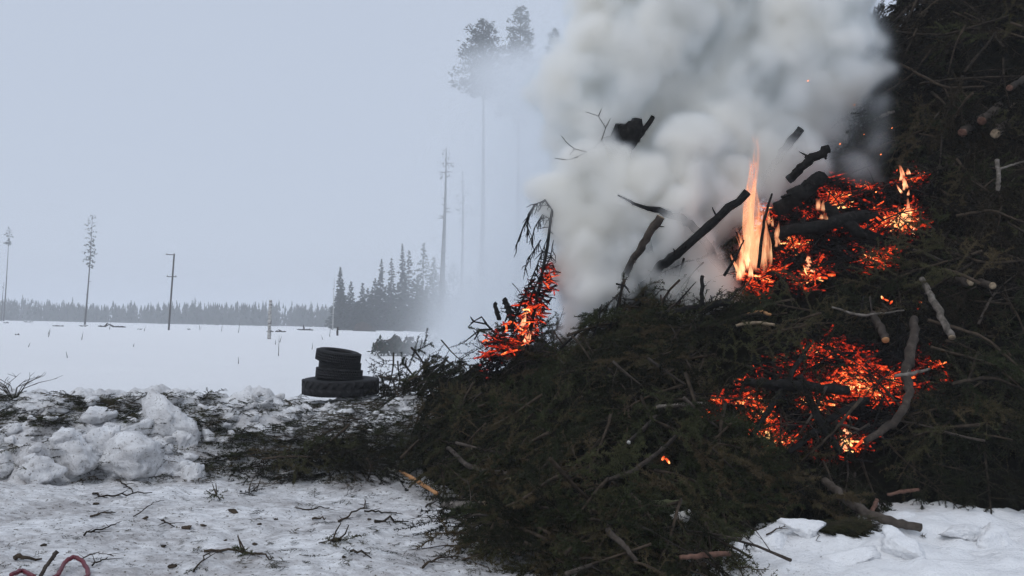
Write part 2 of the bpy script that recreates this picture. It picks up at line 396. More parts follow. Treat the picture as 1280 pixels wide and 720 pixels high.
def H(X, Y):
    fx = np.clip((np.asarray(X) - HX[0]) / 0.06, 0, len(HX) - 1.001); fy = np.clip((np.asarray(Y) - HY[0]) / 0.06, 0, len(HY) - 1.001)
    i = fx.astype(int); j = fy.astype(int); a = fx - i; b = fy - j
    return (Hg[j, i] * (1 - a) + Hg[j, i + 1] * a) * (1 - b) + (Hg[j + 1, i] * (1 - a) + Hg[j + 1, i + 1] * a) * b
def Hn(X, Y, e=0.15):
    n = np.stack([-(H(X + e, Y) - H(X - e, Y)) / (2 * e), -(H(X, Y + e) - H(X, Y - e)) / (2 * e), np.ones_like(np.asarray(X, float))], -1)
    return n / np.linalg.norm(n, axis=-1, keepdims=True)

def hit(px, py, off=0.0, lift=0.0):
    """where the line of sight of a photo pixel meets heap or ground; off pulls the point that far towards the viewer"""
    Ys = np.arange(4.6, 16, 0.02)
    d = _f + (px - 640) / F * _r - (py - 360) / F * _u
    pts = CAM + d[None] * (Ys / d[1])[:, None]
    s = np.maximum(H(pts[:, 0], pts[:, 1]), ground_z(pts[:, 0], pts[:, 1]))
    k = np.nonzero(pts[:, 2] < s)[0]
    Y = Ys[k[0]] if len(k) else 11.5
    p = CAM + d * ((Y - off) / d[1]); p[2] += lift
    return p
def ground_hit(px, py, lift=0.0):
    Ys = np.concatenate([np.arange(4.6, 14, 0.01), 14 * 1.004 ** np.arange(1200)])
    d = _f + (px - 640) / F * _r - (py - 360) / F * _u
    pts = CAM + d[None] * (Ys / d[1])[:, None]
    k = np.nonzero(pts[:, 2] < ground_z(pts[:, 0], pts[:, 1]))[0]
    p = pts[k[0]] if len(k) else pts[-1]
    p = p.copy(); p[2] = ground_z(p[0], p[1]) + lift
    return p

ZONE_A = [(915,345),(925,262),(985,235),(1030,205),(1080,222),(1108,225),(1130,196),(1162,215),(1162,285),(1110,330),(1050,330),(1000,358),(950,362)]
ZONE_B = [(880,505),(930,468),(985,425),(1040,405),(1110,430),(1190,415),(1185,475),(1130,490),(1090,555),(1050,570),(990,560),(905,528)]
ZONE_C = [(600,462),(604,430),(640,392),(668,345),(694,325),(692,362),(668,425),(640,440),(612,478)]

# core of the heap
pj = proj(np.stack([hx.ravel(), hy.ravel(), Hg.ravel()], 1))
zm = (inpoly(pj, ZONE_A) | inpoly(pj, ZONE_B) | inpoly(pj, ZONE_C)).reshape(hx.shape).astype(float)
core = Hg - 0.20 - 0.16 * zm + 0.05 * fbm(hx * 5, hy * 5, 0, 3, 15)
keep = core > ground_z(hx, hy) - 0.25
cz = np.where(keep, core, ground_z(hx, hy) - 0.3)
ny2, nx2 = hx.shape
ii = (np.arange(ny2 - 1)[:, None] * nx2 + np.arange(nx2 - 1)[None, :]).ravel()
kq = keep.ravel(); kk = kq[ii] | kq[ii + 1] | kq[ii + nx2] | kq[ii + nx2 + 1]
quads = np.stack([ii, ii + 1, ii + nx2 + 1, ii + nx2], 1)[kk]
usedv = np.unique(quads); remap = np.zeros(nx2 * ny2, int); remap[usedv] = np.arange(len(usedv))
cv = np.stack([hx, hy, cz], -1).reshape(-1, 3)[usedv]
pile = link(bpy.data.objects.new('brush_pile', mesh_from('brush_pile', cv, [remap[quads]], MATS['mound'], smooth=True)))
tag(pile, 'huge dark heap of cut spruce brush, burning in its middle', 'brush pile', None, 'stuff')

# ------------------------------------------------------------------ spruce branches
def needle_tris(A, B, n, ln=0.016, wd=0.0026):
    t = rng.uniform(0, 1, n)[:, None]; base = A + (B - A) * t
    ax = (B - A) / (np.linalg.norm(B - A) + 1e-9)
    rv = rng.normal(size=(n, 3)); rv -= (rv @ ax)[:, None] * ax; rv /= np.linalg.norm(rv, axis=1)[:, None] + 1e-9
    d = ax * rng.uniform(0.3, 0.8, (n, 1)) + rv * 0.85; d /= np.linalg.norm(d, axis=1)[:, None]
    sd_ = np.cross(d, rng.normal(size=(n, 3))); sd_ /= np.linalg.norm(sd_, axis=1)[:, None] + 1e-9
    L = ln * rng.uniform(0.7, 1.2, (n, 1))
    V = np.stack([base - sd_ * wd / 2, base + sd_ * wd / 2, base + d * L], 1).reshape(-1, 3)
    return V

def spruce(L, dens, seed, bare=False, nlat=26, ln=0.016, wd=0.0026, thick=0.011, sub=True, droop=0.15):
    """one branch along +X: returns stem MB and needle vertex array"""
    global rng
    keep_rng = rng; rng = np.random.default_rng(seed)
    st = MB(); nd = []
    t = np.linspace(0, 1, 9)
    bend = rng.uniform(-0.12, 0.12); 
    main = np.stack([L * t, L * bend * t ** 2 + 0.015 * L * np.sin(t * 7 + seed), -droop * L * t ** 2 + 0.012 * L * np.sin(t * 9 + 2 * seed)], 1)
    st.tube(main, thick * (1.15 - t), 5, 0.12)
    def at(u): return np.array([np.interp(u, t, main[:, k]) for k in range(3)])
    if not bare:
        for u in np.linspace(0.45, 0.97, 9):
            nd.append(needle_tris(at(u), at(u + 0.058), max(3, int(dens * 0.06 * L)), ln, wd))
    for i in range(nlat):
        u = 0.08 + 0.9 * (i + rng.uniform(-.3, .3)) / nlat; u = min(max(u, 0.05), 0.98)
        if bare and rng.random() < 0.35: continue
        p0 = at(u); side = 1 if i % 2 else -1
        ll = L * 0.46 * (1.05 - u * 0.85) * rng.uniform(0.55, 1.15) * (0.7 if bare else 1)
        an = R(rng.uniform(38, 68)); el = R(rng.normal(0, 22))
        d = np.array([math.cos(an), side * math.sin(an) * math.cos(el), math.sin(el) * math.sin(an)])
        p1 = p0 + d * ll * 0.55; p2 = p1 + (d + np.array([0.35, 0, -0.45 * rng.random() - .1])) * ll * 0.42
        st.tube([p0, p1, p2], [thick * .38, thick * .26, thick * .12], 3, 0, False)
        if not bare:
            s0 = p0 + (p1 - p0) * 0.12
            nd.append(needle_tris(s0, p1, max(3, int(dens * np.linalg.norm(p1 - s0))), ln, wd)); nd.append(needle_tris(p1, p2, max(3, int(dens * np.linalg.norm(p2 - p1))), ln, wd))
        if sub and ll > 0.12:
            ns = int(ll / 0.055)
            for j in range(ns):
                v = rng.uniform(0.25, 0.95); b0 = p0 + (p1 - p0) * v / .55 if v < .55 else p1 + (p2 - p1) * (v - .55) / .45
                s2 = 1 if j % 2 else -1
                dd = d * 0.7 + np.cross(d, [0, 0, 1.0]) * s2 * 0.75 + np.array([0, 0, rng.normal(-.12, .2)])
                b1 = b0 + dd * ll * rng.uniform(0.16, 0.34)
                st.tube([b0, b1], [thick * .16, thick * .08], 3, 0, False)
                if not bare: nd.append(needle_tris(b0, b1, max(2, int(dens * np.linalg.norm(b1 - b0))), ln, wd))
    rng = keep_rng
    return st, (np.vstack(nd) if nd else np.zeros((0, 3)))

HI = []      # full branches, shared by the individual branch objects
for k in range(9):
    L = [1.0, 1.25, 0.8, 1.4, 1.1, 0.9, 1.2, 1.0, 1.3][k]
    st, nd = spruce(L, 560, 100 + k, nlat=20, ln=0.024, wd=0.006, thick=0.011)
    n = len(nd)
    HI.append((L, st.mesh('stem', MATS['twig_bark'], True),
               mesh_from('needles', nd, [np.arange(n).reshape(-1, 3)], MATS['needles']), mesh_from('needles', nd, [np.arange(n).reshape(-1, 3)], MATS['dry_shaded_needles'])))
LO = []      # lighter branches for the joined mass
for k in range(8):
    L = [1.0, 1.2, 0.8, 1.3, 0.9, 1.1, 0.7, 1.0][k]
    st, nd = spruce(L, 125, 200 + k, nlat=13, ln=0.026, wd=0.009, thick=0.010)
    V, f3, f4, A = st.arrays(); LO.append((L, V, f3, f4, nd))
BARE = []
for k in range(6):
    L = [1.0, 1.3, 0.8, 1.1, 1.5, 0.7][k]
    st, nd = spruce(L, 0, 300 + k, bare=True, nlat=14, thick=0.012, sub=True)
    V, f3, f4, A = st.arrays(); BARE.append((L, V, f3, f4, nd))
TINY = []
for k in range(6):
    L = [0.22, 0.3, 0.16, 0.26, 0.2, 0.34][k]
    st, nd = spruce(L, 330, 400 + k, nlat=8, ln=0.020, wd=0.006, thick=0.004, sub=False, droop=0.02)
    V, f3, f4, A = st.arrays(); TINY.append((L, V, f3, f4, nd))

def frame(x, z):
    x = x / np.linalg.norm(x); y = np.cross(z, x); y /= np.linalg.norm(y) + 1e-9; z = np.cross(x, y)
    return np.stack([x, y, z], 1)

def join(name, items, lib, parent=None, mats=('twig_bark', 'needles')):
    """items: (index, 3x3, origin); lib entries (L, V, f3, f4, needles)"""
    VV = []; T3 = []; Q4 = []; NT = []; n = 0; tint = []
    for idx, Rm, o in items:
        L, V, f3, f4, nd = lib[idx]; tn = rng.random()
        VV.append(V @ Rm.T + o); T3.append(f3 + n); Q4.append(f4 + n); n += len(V); tint.append(np.full(len(V), tn))
        if len(nd):
            VV.append(nd @ Rm.T + o); NT.append((np.arange(len(nd)) + n).reshape(-1, 3)); n += len(nd); tint.append(np.full(len(nd), tn))
    f3 = np.vstack(T3); f4 = np.vstack(Q4); nt_ = np.vstack(NT) if NT else np.zeros((0, 3), int)
    mi = np.concatenate([np.zeros(len(f3)), np.zeros(len(f4)), np.ones(len(nt_))])
    me = mesh_from(name, np.vstack(VV), [f3, f4, nt_], [MATS[m] for m in mats], mi, attrs={'tint': np.concatenate(tint)})
    return link(bpy.data.objects.new(name, me), parent)

def surf_samples(n, xlo, xhi, ylo, yhi):
    """points on the visible side of the heap, spread evenly over its slope"""
    out = []
    while len(out) < n:
        X = rng.uniform(xlo, xhi, 4000); Y = rng.uniform(ylo, yhi, 4000)
        z = H(X, Y); nn = Hn(X, Y)
        ok = (z > ground_z(X, Y) + 0.02) & (fbm(X * 2.1, Y * 2.1, z * 2.1, 2, 91) > -.30 * rng.random(4000)) & (rng.random(4000) < np.clip(0.25 / np.maximum(nn[:, 2], 0.08), 0, 1))
        to = CAM - np.stack([X, Y, z], 1); facing = np.sum(to * nn, 1) > -1.5
        for k in np.nonzero(ok & facing)[0]: out.append((np.array([X[k], Y[k], z[k]]), nn[k]))
    return out[:n]

def lay(p, n, L, sc, flat=0.25, down=0.55):
    az = 5.5 * float(fbm(p[0] * .8, p[1] * .8, p[2] * .8, 2, 63)); t = np.array([math.cos(az), math.sin(az), 0]) + rng.normal(size=3) * .55
    t -= t @ n * n; t /= np.linalg.norm(t)
    dn = np.array([0, 0, -1.0]); dn = dn - dn @ n * n; dn /= np.linalg.norm(dn) + 1e-6
    d = t + dn * down * rng.uniform(0, 2) + n * rng.normal(0.02, flat); d /= np.linalg.norm(d)
    zz = n + rng.normal(size=3) * 0.35
    Rm = frame(d, zz) * sc
    o = p - d * L * sc * 0.5 + n * rng.uniform(-0.05, 0.09)
    return Rm, o, d

def in_zones(p, grow=0.0):
    q = proj(p)
    if inpoly(q, ZONE_B)[0]: return float(vnoise(p[0] * 4.5, p[1] * 4.5, p[2] * 4.5, 19)) > -.22
    return bool(inpoly(q, ZONE_A)[0] or inpoly(q, ZONE_C)[0])

def near_tyres(*pts):
    q = proj(np.array(pts)); return bool(((q[:, 0] < 480) & (q[:, 1] < 500)).any() or inpoly(q, [(200,606),(495,606),(555,650),(610,700),(640,780),(200,780)]).any())
items = []; dry = []  # dry takes branches whose needle colour carries the tall side's shade
for p, n in surf_samples(1000, -2.6, 8.6, 5.4, 14.0):
    k = rng.integers(len(LO)); sc = rng.uniform(0.7, 1.25)
    Rm, o, d = lay(p, n, LO[k][0], sc)
    mid = o + d * LO[k][0] * sc * 0.5; tip = o + d * LO[k][0] * sc
    if in_zones(mid) or in_zones(tip) or in_zones(o) or near_tyres(mid, tip, o): continue
    qm = proj(mid)[0]
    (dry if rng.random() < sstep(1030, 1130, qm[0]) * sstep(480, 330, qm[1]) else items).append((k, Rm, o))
mass = join('branch_mass', items, LO, pile); mass['kind'] = 'stuff'
mass = join('dry_branch_mass', dry, LO, pile, ('twig_bark', 'dry_shaded_needles')); mass['kind'] = 'stuff'
items = []
for p, n in surf_samples(150, -2.2, 8.6, 5.4, 13.5):
    k = rng.integers(len(BARE)); sc = rng.uniform(0.6, 1.2); Rm, o, d = lay(p, n, BARE[k][0], sc, 0.3, 0.3)
    mid = o + d * BARE[k][0] * sc * .5
    if in_zones(mid) and rng.random() < .7: continue
    items.append((k, Rm, o + n * 0.05))
tw = join('bare_twigs', items, BARE, pile, ('bark', 'bark')); tw['kind'] = 'stuff'

LANDMARKS = [(500,500,'right beside the stacked tyres'), (520,600,'around the orange split piece of wood'), (600,440,'just under the left embers'), (590,640,'around the short grey log'), (690,520,'below the scorched drooping spruce top'), (700,600,'by the long brown stick'),
    (790,400,'under the long charred pole'), (800,545,'around the stick with the white snapped end'), (850,650,'around the torn whitish scrap'), (840,505,'by the pale level stick'), (950,395,'around the pale split sticks'), (960,590,'at the lower rim of the ember hollow'),
    (1060,620,'above the bent cut log'), (1060,385,'between the two ember beds'), (1220,355,'around the two round pale log ends'), (1225,165,'around the three reddish log ends'), (1250,220,'by the grey upright stub'), (1130,60,'along the smoke edge of the tall side'),
    (1240,470,'right of the thick bent branch'), (1220,600,'at the foot above the clean berm'), (760,700,'at the very foot by the hooked root'), (1180,290,'beside the short bright yellow flame'), (1210,10,'high above the three reddish log ends'), (1060,150,'behind the short charred stub'), (870,430,'below the level dark branch'), (1150,130,'by the pale splinter on the tall side'), (740,440,'along the smoking rim near the black twigs')]
# the branches that show largest: each one an object of its own
cnt = 0
for p, n in surf_samples(520, -2.2, 7.4, 5.5, 12.5):
    k = int(rng.integers(len(HI))); L = HI[k][0]; sc = rng.uniform(0.75, 1.45)
    Rm, o, d = lay(p, n, L, sc); o = o + n * 0.06
    mid = o + d * L * sc * .5; tip = o + d * L * sc
    q = proj(mid)[0]
    if in_zones(mid) or in_zones(tip) or in_zones(o + d * L * sc * .2) or near_tyres(mid, tip, o) or not (-40 < q[0] < 1340 and -60 < q[1] < 760): continue
    e = empty('spruce_branch', o)
    mw = Matrix.Identity(4)
    for a in range(3):
        for b in range(3): mw[a][b] = Rm[a, b]
        mw[a][3] = o[a]
    e.matrix_world = mw
    link(bpy.data.objects.new('stem', HI[k][1]), e); link(bpy.data.objects.new('needles', HI[k][3 if rng.random() < .75 * sstep(1030, 1130, q[0]) * sstep(480, 330, q[1]) else 2]), e)  # upper right mostly gets the needles with shade in their colour
    lm = min(LANDMARKS, key=lambda m: (m[0] - q[0]) ** 2 + (m[1] - q[1]) ** 2)[2]
    look = 'dry brown' if e.children[1].data.materials[0].name.startswith('dry') else 'dark green'
    lab = '%s spruce branch %s' % (look, lm); gr = '%s spruce branches %s' % (look, lm)
    tag(e, lab, 'branch', gr); cnt += 1
    if cnt >= 290: break

# ------------------------------------------------------------------ fire: embers and charred twigs
def zone_points(poly, n):
    poly_a = np.array(poly); lo, hi = poly_a.min(0), poly_a.max(0); out = []
    while len(out) < n:
        q = rng.uniform(lo, hi, (400, 2)); q = q[inpoly(q, poly)]
        out += list(q)
    return out[:n]

def ember_bed(name, poly, n, label, seed, hot, size=1.0, base=.17, amp=.66, depth=None):
    mb = MB()
    for px, py in zone_points(poly, n):
        if depth: p = P(px, py, depth + rng.normal(0, .10))
        else: p = hit(px, py); nn = Hn(p[0], p[1]); p = p - nn * rng.uniform(0.02, 0.16)
        heat = base + amp * float(fbm(p[0] * 4.2, p[1] * 4.2, p[2] * 4.2 + seed, 3, 77 + seed)) + rng.normal(0, 0.12)
        for hx_, hy_, hr, ha in hot:
            heat += .42 * ha * math.exp(-((px - hx_) ** 2 + (py - hy_) ** 2) / (2 * hr * hr))
        d = rng.normal(size=3); d /= np.linalg.norm(d); l = rng.uniform(0.05, 0.30) * size; r_ = rng.uniform(0.004, 0.017) * size; d[2] *= .55
        c = p + rng.normal(size=3) * 0.01; m_ = c + rng.normal(size=3) * 0.012
        mb.tube([c - d * l / 2, m_, c + d * l / 2], [r_ * .7, r_, r_ * .6], 5, 0.25, True, min(heat, 1.5))
    o = mb.build(name, MATS['ember'], None, False, 'glow')
    return tag(o, label, 'embers', None, 'stuff')

ember_bed('ember_bed', ZONE_A, 2200, 'red hot embers at the top of the heap under the tall flame', 1,
          [(1130,225,9,.9),(1132,272,10,1.2),(1012,330,6,1.3),(935,335,14,.4),(940,300,16,.3),(925,290,10,.3),(1020,262,14,.25)], 1.0, .26, .55)
ember_bed('ember_bed', ZONE_B, 2600, 'glowing red ember hollow low in the front of the heap', 2,
          [(1060,549,6,1.9),(1050,455,28,.3),(1010,465,25,.28),(1165,440,16,.3),(965,520,18,.25),(1035,430,14,.3),(1060,545,22,.3)], 1.0, .20, .62)
ember_bed('ember_bed', ZONE_C, 620, 'glowing embers on the thin left end of the heap', 3,
          [(655,410,14,.7),(640,432,7,.9),(684,350,8,.4),(600,462,8,.5),(668,392,9,.6)], 0.8, .15, .60, 9.95)
sp = MB()
for px, py in [(833,574),(835,577),(829,573),(1108,375),(1114,378),(1148,385),(643,546),(1103,372),(1150,378)]:
    p = hit(px, py, 0.08); d = rng.normal(size=3); d /= np.linalg.norm(d)
    sp.tube([p - d * .02, p, p + d * .02], [.006, .011, .006], 5, .3, True, 0.85)
tag(sp.build('ember_bed', MATS['ember'], None, False, 'glow'), 'few lone embers glowing between dark spruce branches', 'embers', None, 'stuff')

items = []
for poly, m_ in ((ZONE_A, 120), (ZONE_B, 120), (ZONE_C, 90)):
    for px, py in zone_points(poly, m_):
        p = hit(px, py, 0.02) if poly is not ZONE_C else P(px, py, 9.95); nn = Hn(p[0], p[1]); k = rng.integers(len(BARE)); sc = rng.uniform(0.35, 0.75) * (1 if poly is not ZONE_C else .6)
        Rm, o, d = lay(p, nn, BARE[k][0], sc, 0.35, 0.1); items.append((k, Rm, o))
ct = join('charred_twigs', items, BARE, None, ('char', 'char'))
tag(ct, 'black charred twigs lying over the glowing embers', 'twigs', None, 'stuff')

# flames
def tongue(mb, base, h, wd, lean, seed):
    r2 = np.random.default_rng(seed); n = 14; t = np.linspace(0, 1, n)
    wob = 0.05 * h * np.sin(t * 5 + seed) * t
    c = np.stack([base[0] + lean * h * t + wob, base[1] + 0.03 * h * np.sin(t * 4 + 2 * seed), base[2] + h * t], 1)
    rad = wd * np.sqrt(np.clip(np.sin(np.pi * (0.12 + 0.88 * t) ** 0.75), 0, 1)) * (1 - 0.75 * t) + 0.001
    mb.tube(c, rad, 10, 0.10, True)
    k = 10; a = np.repeat((1 - t) * sstep(-.02, .28, t), k); mb.A[-1] = np.concatenate([a, [0, 0]])
def flame(name, px, py, Y, tongues, label, mat='flame'):
    b = P(px, py, Y); root = empty(name, b)
    for dx, dy, dz, h, wd, lean in tongues:
        mb = MB(); tongue(mb, np.array([dx, dy, dz]), h, wd, lean, int(abs(dx * 1000) + h * 100))
        mb.build('tongue', MATS[mat], root, True, 'glow')
    return tag(root, label, 'flame')
Yf = 9.3
_ft = [(-.02,0,0,1.72,.070,-.03),(.03,.03,.0,1.40,.075,-.02),(0,.05,.1,1.55,.045,-.05),(-.03,-.03,.35,1.25,.03,.0)]
for _k in range(16):
    _x = rng.normal(0, .085); _ft.append((_x, rng.normal(0, .04), rng.uniform(-.05, .25), rng.uniform(.4, 1.25) * (1 - abs(_x) * 2.2), rng.uniform(.018, .055), rng.uniform(-.10, .08) - _x * .3))
flame('flame', 943, 345, Yf, _ft,
      'tall pale orange flame rising past the charred pole')
def lick(n, w_, h0, h1, lean):
    out = []
    for _ in range(n + 4):
        x = rng.normal(0, w_ * .75); h = h0 + (h1 - h0) * rng.random() ** 1.6
        out.append((x, rng.normal(0, .04), rng.uniform(-.10, .16), h, rng.uniform(.010, .030) + .03 * h * rng.random(), lean + rng.normal(0, .22)))
    return out
flame('flame', 1131, 290, 9.5, lick(8, .07, .12, .30, .05), 'short bright yellow flame at the edge of the tall unburnt side', 'flame_hot')
flame('flame', 1130, 235, 9.6, lick(5, .04, .08, .20, .0), 'bright flame tip just above the short yellow flame', 'flame_hot')
flame('flame', 931, 350, 9.2, lick(9, .06, .2, .5, -.05), 'small flame licking the embers under the charred pole', 'flame_hot')
flame('flame', 1012, 340, 9.3, lick(2, .02, .06, .13, .05), 'tiny yellow flame on the lower rim of the upper embers', 'flame_hot')
flame('flame', 1025, 275, 9.35, lick(2, .05, .08, .18, .1), 'low orange flame under the thick charred log end')
flame('flame', 965, 300, 9.3, lick(3, .05, .12, .28, .05), 'low orange flame right of the tall flame')
flame('flame', 655, 425, 9.85, lick(4, .07, .12, .26, .3), 'small flame on the thin left end of the heap', 'flame_hot')
flame('flame', 1058, 558, hit(1058, 558)[1] - .08, lick(2, .02, .03, .07, .0), 'tiny white hot flame at the bottom of the ember hollow', 'flame_hot')
for px, py, Y in [(1068,131,9.6),(1080,168,9.6),(1101,193,9.6),(1050,180,9.5),(1010,101,9.6),(1115,160,9.6),(1095,240,9.6)]:
    mb = MB(); p = P(px, py, Y); s_ = rng.uniform(.004, .007)
    mb.tube([(-s_, 0, -s_), (0, 0, 0), (s_, 0, s_)], [s_ * .5, s_, s_ * .5], 5)
    o = mb.build('spark', MATS['spark']); o.location = p
    tag(o, 'tiny glowing spark drifting in the smoke', 'spark', 'sparks in the smoke')

# ------------------------------------------------------------------ logs, poles and sticks of the heap
def log(name, pts, rad, mat, label, cat='log', end=None, endmat='cut_wood', stubs=0, k=9, rough=0.13, sub=7, group=None):
    """pts world points; end: (True/False at first, at last) cut faces"""
    pts = np.array(pts, float); o = pts[0].copy(); q = pts - o
    rad = np.broadcast_to(np.asarray(rad, float), (len(q),))
    s = np.linspace(0, len(q) - 1, (len(q) - 1) * sub + 1)
    x = np.stack([np.interp(s, np.arange(len(q)), q[:, i]) for i in range(3)], 1)
    if len(q) > 2:
        for _ in range(3): x[1:-1] = (x[:-2] + 2 * x[1:-1] + x[2:]) / 4
    rr = np.interp(s, np.arange(len(q)), rad)
    x[1:-1] += rng.normal(size=(len(x) - 2, 3)) * rr[1:-1, None] * 0.16
    mb = MB(); mb.tube(x, rr, k, rough)
    for _ in range(stubs):
        i = int(rng.integers(1, len(x) - 1)); t = x[i] - x[i - 1]; t /= np.linalg.norm(t) + 1e-9
        d = np.cross(t, rng.normal(size=3)); d /= np.linalg.norm(d) + 1e-9; d = d + t * 0.3
        l = rng.uniform(1.5, 3.6) * rr[i]; mb.tube([x[i], x[i] + d * l * .6, x[i] + d * l], [rr[i] * .3, rr[i] * .22, rr[i] * .12], 5, .1)
    for _ in range(2 if rr.max() > .02 else 0):                      # snapped-off knots
        i = int(rng.integers(2, len(x) - 2)); t = x[i] - x[i - 1]; t /= np.linalg.norm(t) + 1e-9
        d = np.cross(t, rng.normal(size=3)); d /= np.linalg.norm(d) + 1e-9; mb.tube([x[i], x[i] + d * rr[i] * 1.5], [rr[i] * .42, rr[i] * .28], 6, .2)
    root = empty(name, o); mb.build('stem', MATS[mat], root, True)
    for which, on in zip((0, -1), end or (False, False)):
        if not on: continue
        e = MB(); c = x[which]; t = (x[0] - x[1]) if which == 0 else (x[-1] - x[-2]); t /= np.linalg.norm(t)
        e.tube([c - t * 0.004, c + t * 0.004, c + t * 0.007], [rr[which] * 1.0, rr[which] * .97, rr[which] * .5], 10, 0.05)
        e.build('cut_end', MATS[endmat], root)
    return tag(root, label, cat, group)

def PH(px, py, off=0.1): return hit(px, py, off + .12)
log('charred_pole', [P(772,402,10.25), P(818,340,9.7), P(850,314,9.38), P(934,240,9.22)], [.055,.054,.050,.045], 'char', 'long charred pole slanting up beside the tall flame', 'pole', (False, True), 'char', 7)
log('broken_stick', [P(766,404,10.3), P(780,343,9.72), P(800,310,9.35), P(826,271,9.25)], [.034,.036,.042,.048], 'bark', 'short snapped stick standing in smoke with pale broken end', 'stick', (False, True), 'cut_wood', 4)
log('charred_branch', [P(772,244,9.45), P(800,258,9.45), P(835,266,9.5), P(868,282,9.6), P(905,340,9.7)], [.008,.02,.045,.05,.05], 'char', 'charred branch end poking level out of the smoke', 'branch', None, 'char', 3)
log('charred_log', [P(930,265,10.5), P(962,212,10.15), P(1001,161,9.8)], [.045,.05,.045], 'char', 'charred log end rising from smoke behind the flame', 'log', (False, True), 'char', 2)
log('charred_log', [P(985,225,9.85), P(1009,203,9.7), P(1036,186,9.65)], [.05,.05,.05], 'char', 'short charred stub lying near the smoking top', 'log', (True, True), 'char', 1)
log('charred_log', [P(970,262,9.6), P(1000,243,9.45), P(1025,222,9.4)], [.085,.09,.08], 'char', 'thick charred log end over the upper embers', 'log', (False, True), 'char', 2)
log('charred_log', [P(940,300,9.5), P(1000,288,9.35), P(1085,268,9.5), P(1110,285,9.6)], [.055,.07,.07,.05], 'char', 'long charred log lying across the upper embers', 'log', None, 'char', 4)
log('charred_log', [P(1030,255,9.55), P(1070,290,9.4), P(1115,305,9.4)], [.05,.06,.05], 'char', 'charred log sloping down through the upper embers', 'log', None, 'char', 3)
log('charred_stick', [P(948,335,9.2), P(955,275,9.2), P(965,242,9.25)], [.018,.016,.010], 'char', 'thin curved charred stick standing in the flame', 'stick', None, 'char', 2)
log('dark_branch', [P(822,394,8.95), P(862,386,8.9), P(912,378,8.95)], [.028,.034,.036], 'char', 'dark level branch in front of the smoke', 'branch', (True, False), 'char', 4)
log('dark_stick', [P(875,405,8.9), P(877,375,8.85), P(878,345,8.85)], [.024,.022,.018], 'char', 'short upright dark stick crossing a level branch', 'stick', (False, True), 'char', 2)
for a, b, r_ in [((762,410),(778,352),.012),((740,425),(752,380),.012),((770,355),(787,366),.012),((700,436),(745,395),.014),((905,345),(930,300),.016),((893,400),(920,366),.014),((845,380),(870,352),.010)]:
    Yd = 9.0 if a[0] > 850 else 9.2
    log('charred_twig', [P(a[0],a[1],Yd), P((a[0]+b[0])/2+3,(a[1]+b[1])/2-3,Yd-.05), P(b[0],b[1],Yd)], [r_,r_*.8,r_*.4], 'char', 'black twig sticking up from the heap edge against the smoke', 'twig', None, 'char', 3, 6, group='twigs against the smoke')
log('charred_stump', [P(815,345,10.5), P(800,270,10.3), P(780,205,10.05), P(768,186,9.9), P(783,172,9.85), P(800,156,9.9)], [.07,.07,.09,.15,.16,.08], 'char', 'dark root stump showing through the smoke near the top', 'stump', None, 'char', 0, 10, .16)
log('charred_stick', [P(786,188,9.85), P(803,166,9.8), P(816,146,9.8)], [.03,.03,.028], 'char', 'short charred stick beside the root stump in smoke', 'stick', (False, True), 'char', 0)
# bare twig in the smoke at the upper left
def twig_tree(name, pix, Y, mat, label, cat='twig', r0=.010, group=None):
    mb = MB(); o = P(*pix[0][0], Y)
    for line in pix:
        pts = np.array([P(x, y, Y + 0.05 * math.sin(i + x)) for i, (x, y) in enumerate(line)]) - o
        n = len(pts); mb.tube(pts, np.linspace(r0, r0 * .4, n), 5, .1)
    ob = mb.build(name, MATS[mat], None, True); ob.location = o
    return tag(ob, label, cat, group)
twig_tree('bare_twig', [[(775,186),(760,190),(752,175),(745,183),(733,190),(722,196)],[(752,175),(757,160),(763,148)],[(757,160),(748,145),(733,140)],[(733,190),(718,186),(708,178),(702,170)],[(722,196),(710,200),(694,198)],[(718,186),(712,194)],[(748,145),(752,136)]], 9.75, 'twig_bark', 'thin bare forked twig sticking out of the smoke', 'twig', .008)
# drooping burnt spruce top at the left end
mb = MB(); Yd = 9.85; o = P(690,340,Yd)
for line, r_ in [([(660,425),(672,370),(684,310),(690,262),(681,250),(668,256),(655,282),(645,308)], .022), ([(690,275),(678,268),(668,285),(664,305)], .010), ([(640,405),(655,372),(672,330),(684,298)], .013), ([(652,400),(668,360),(688,322),(692,300)], .013),([(645,395),(664,350),(680,310)], .010),([(668,256),(660,268),(660,290)], .008),([(676,300),(664,318),(656,335)], .008)]:
    pts = np.array([P(x, y, Yd + .06 * math.sin(x * .3)) for x, y in line]) - o
    mb.tube(pts, np.linspace(r_, r_ * .35, len(pts)), 5, .1)
    for i in range(len(pts) - 1):
        for _ in range(7):
            a = pts[i] + (pts[i + 1] - pts[i]) * rng.random(); d = rng.normal(size=3) * .35 + (pts[i + 1] - pts[i]) / np.linalg.norm(pts[i + 1] - pts[i]) * .5 + np.array([0, 0, -.9]); d /= np.linalg.norm(d)
            l = rng.uniform(.06, .17); mb.tube([a, a + d * l * .5 + rng.normal(size=3) * .01, a + d * l], [.007, .006, .003], 3, 0, False)
ob = mb.build('burnt_spruce_top', MATS['char'], None); ob.location = o
tag(ob, 'scorched drooping spruce top bending over the left embers', 'branch')
log('burnt_stick', [P(642,410,9.95), P(637,390,9.95), P(630,374,9.95)], [.038,.038,.030], 'char', 'thick short burnt stick upright beside the left embers', 'stick', (False, True), 'char', 1)
log('burnt_stick', [P(624,400,10.05), P(621,388,10.05), P(618,379,10.05)], [.026,.024,.022], 'char', 'thin short burnt stick left of a thicker one', 'stick', (False, True), 'char', 1)
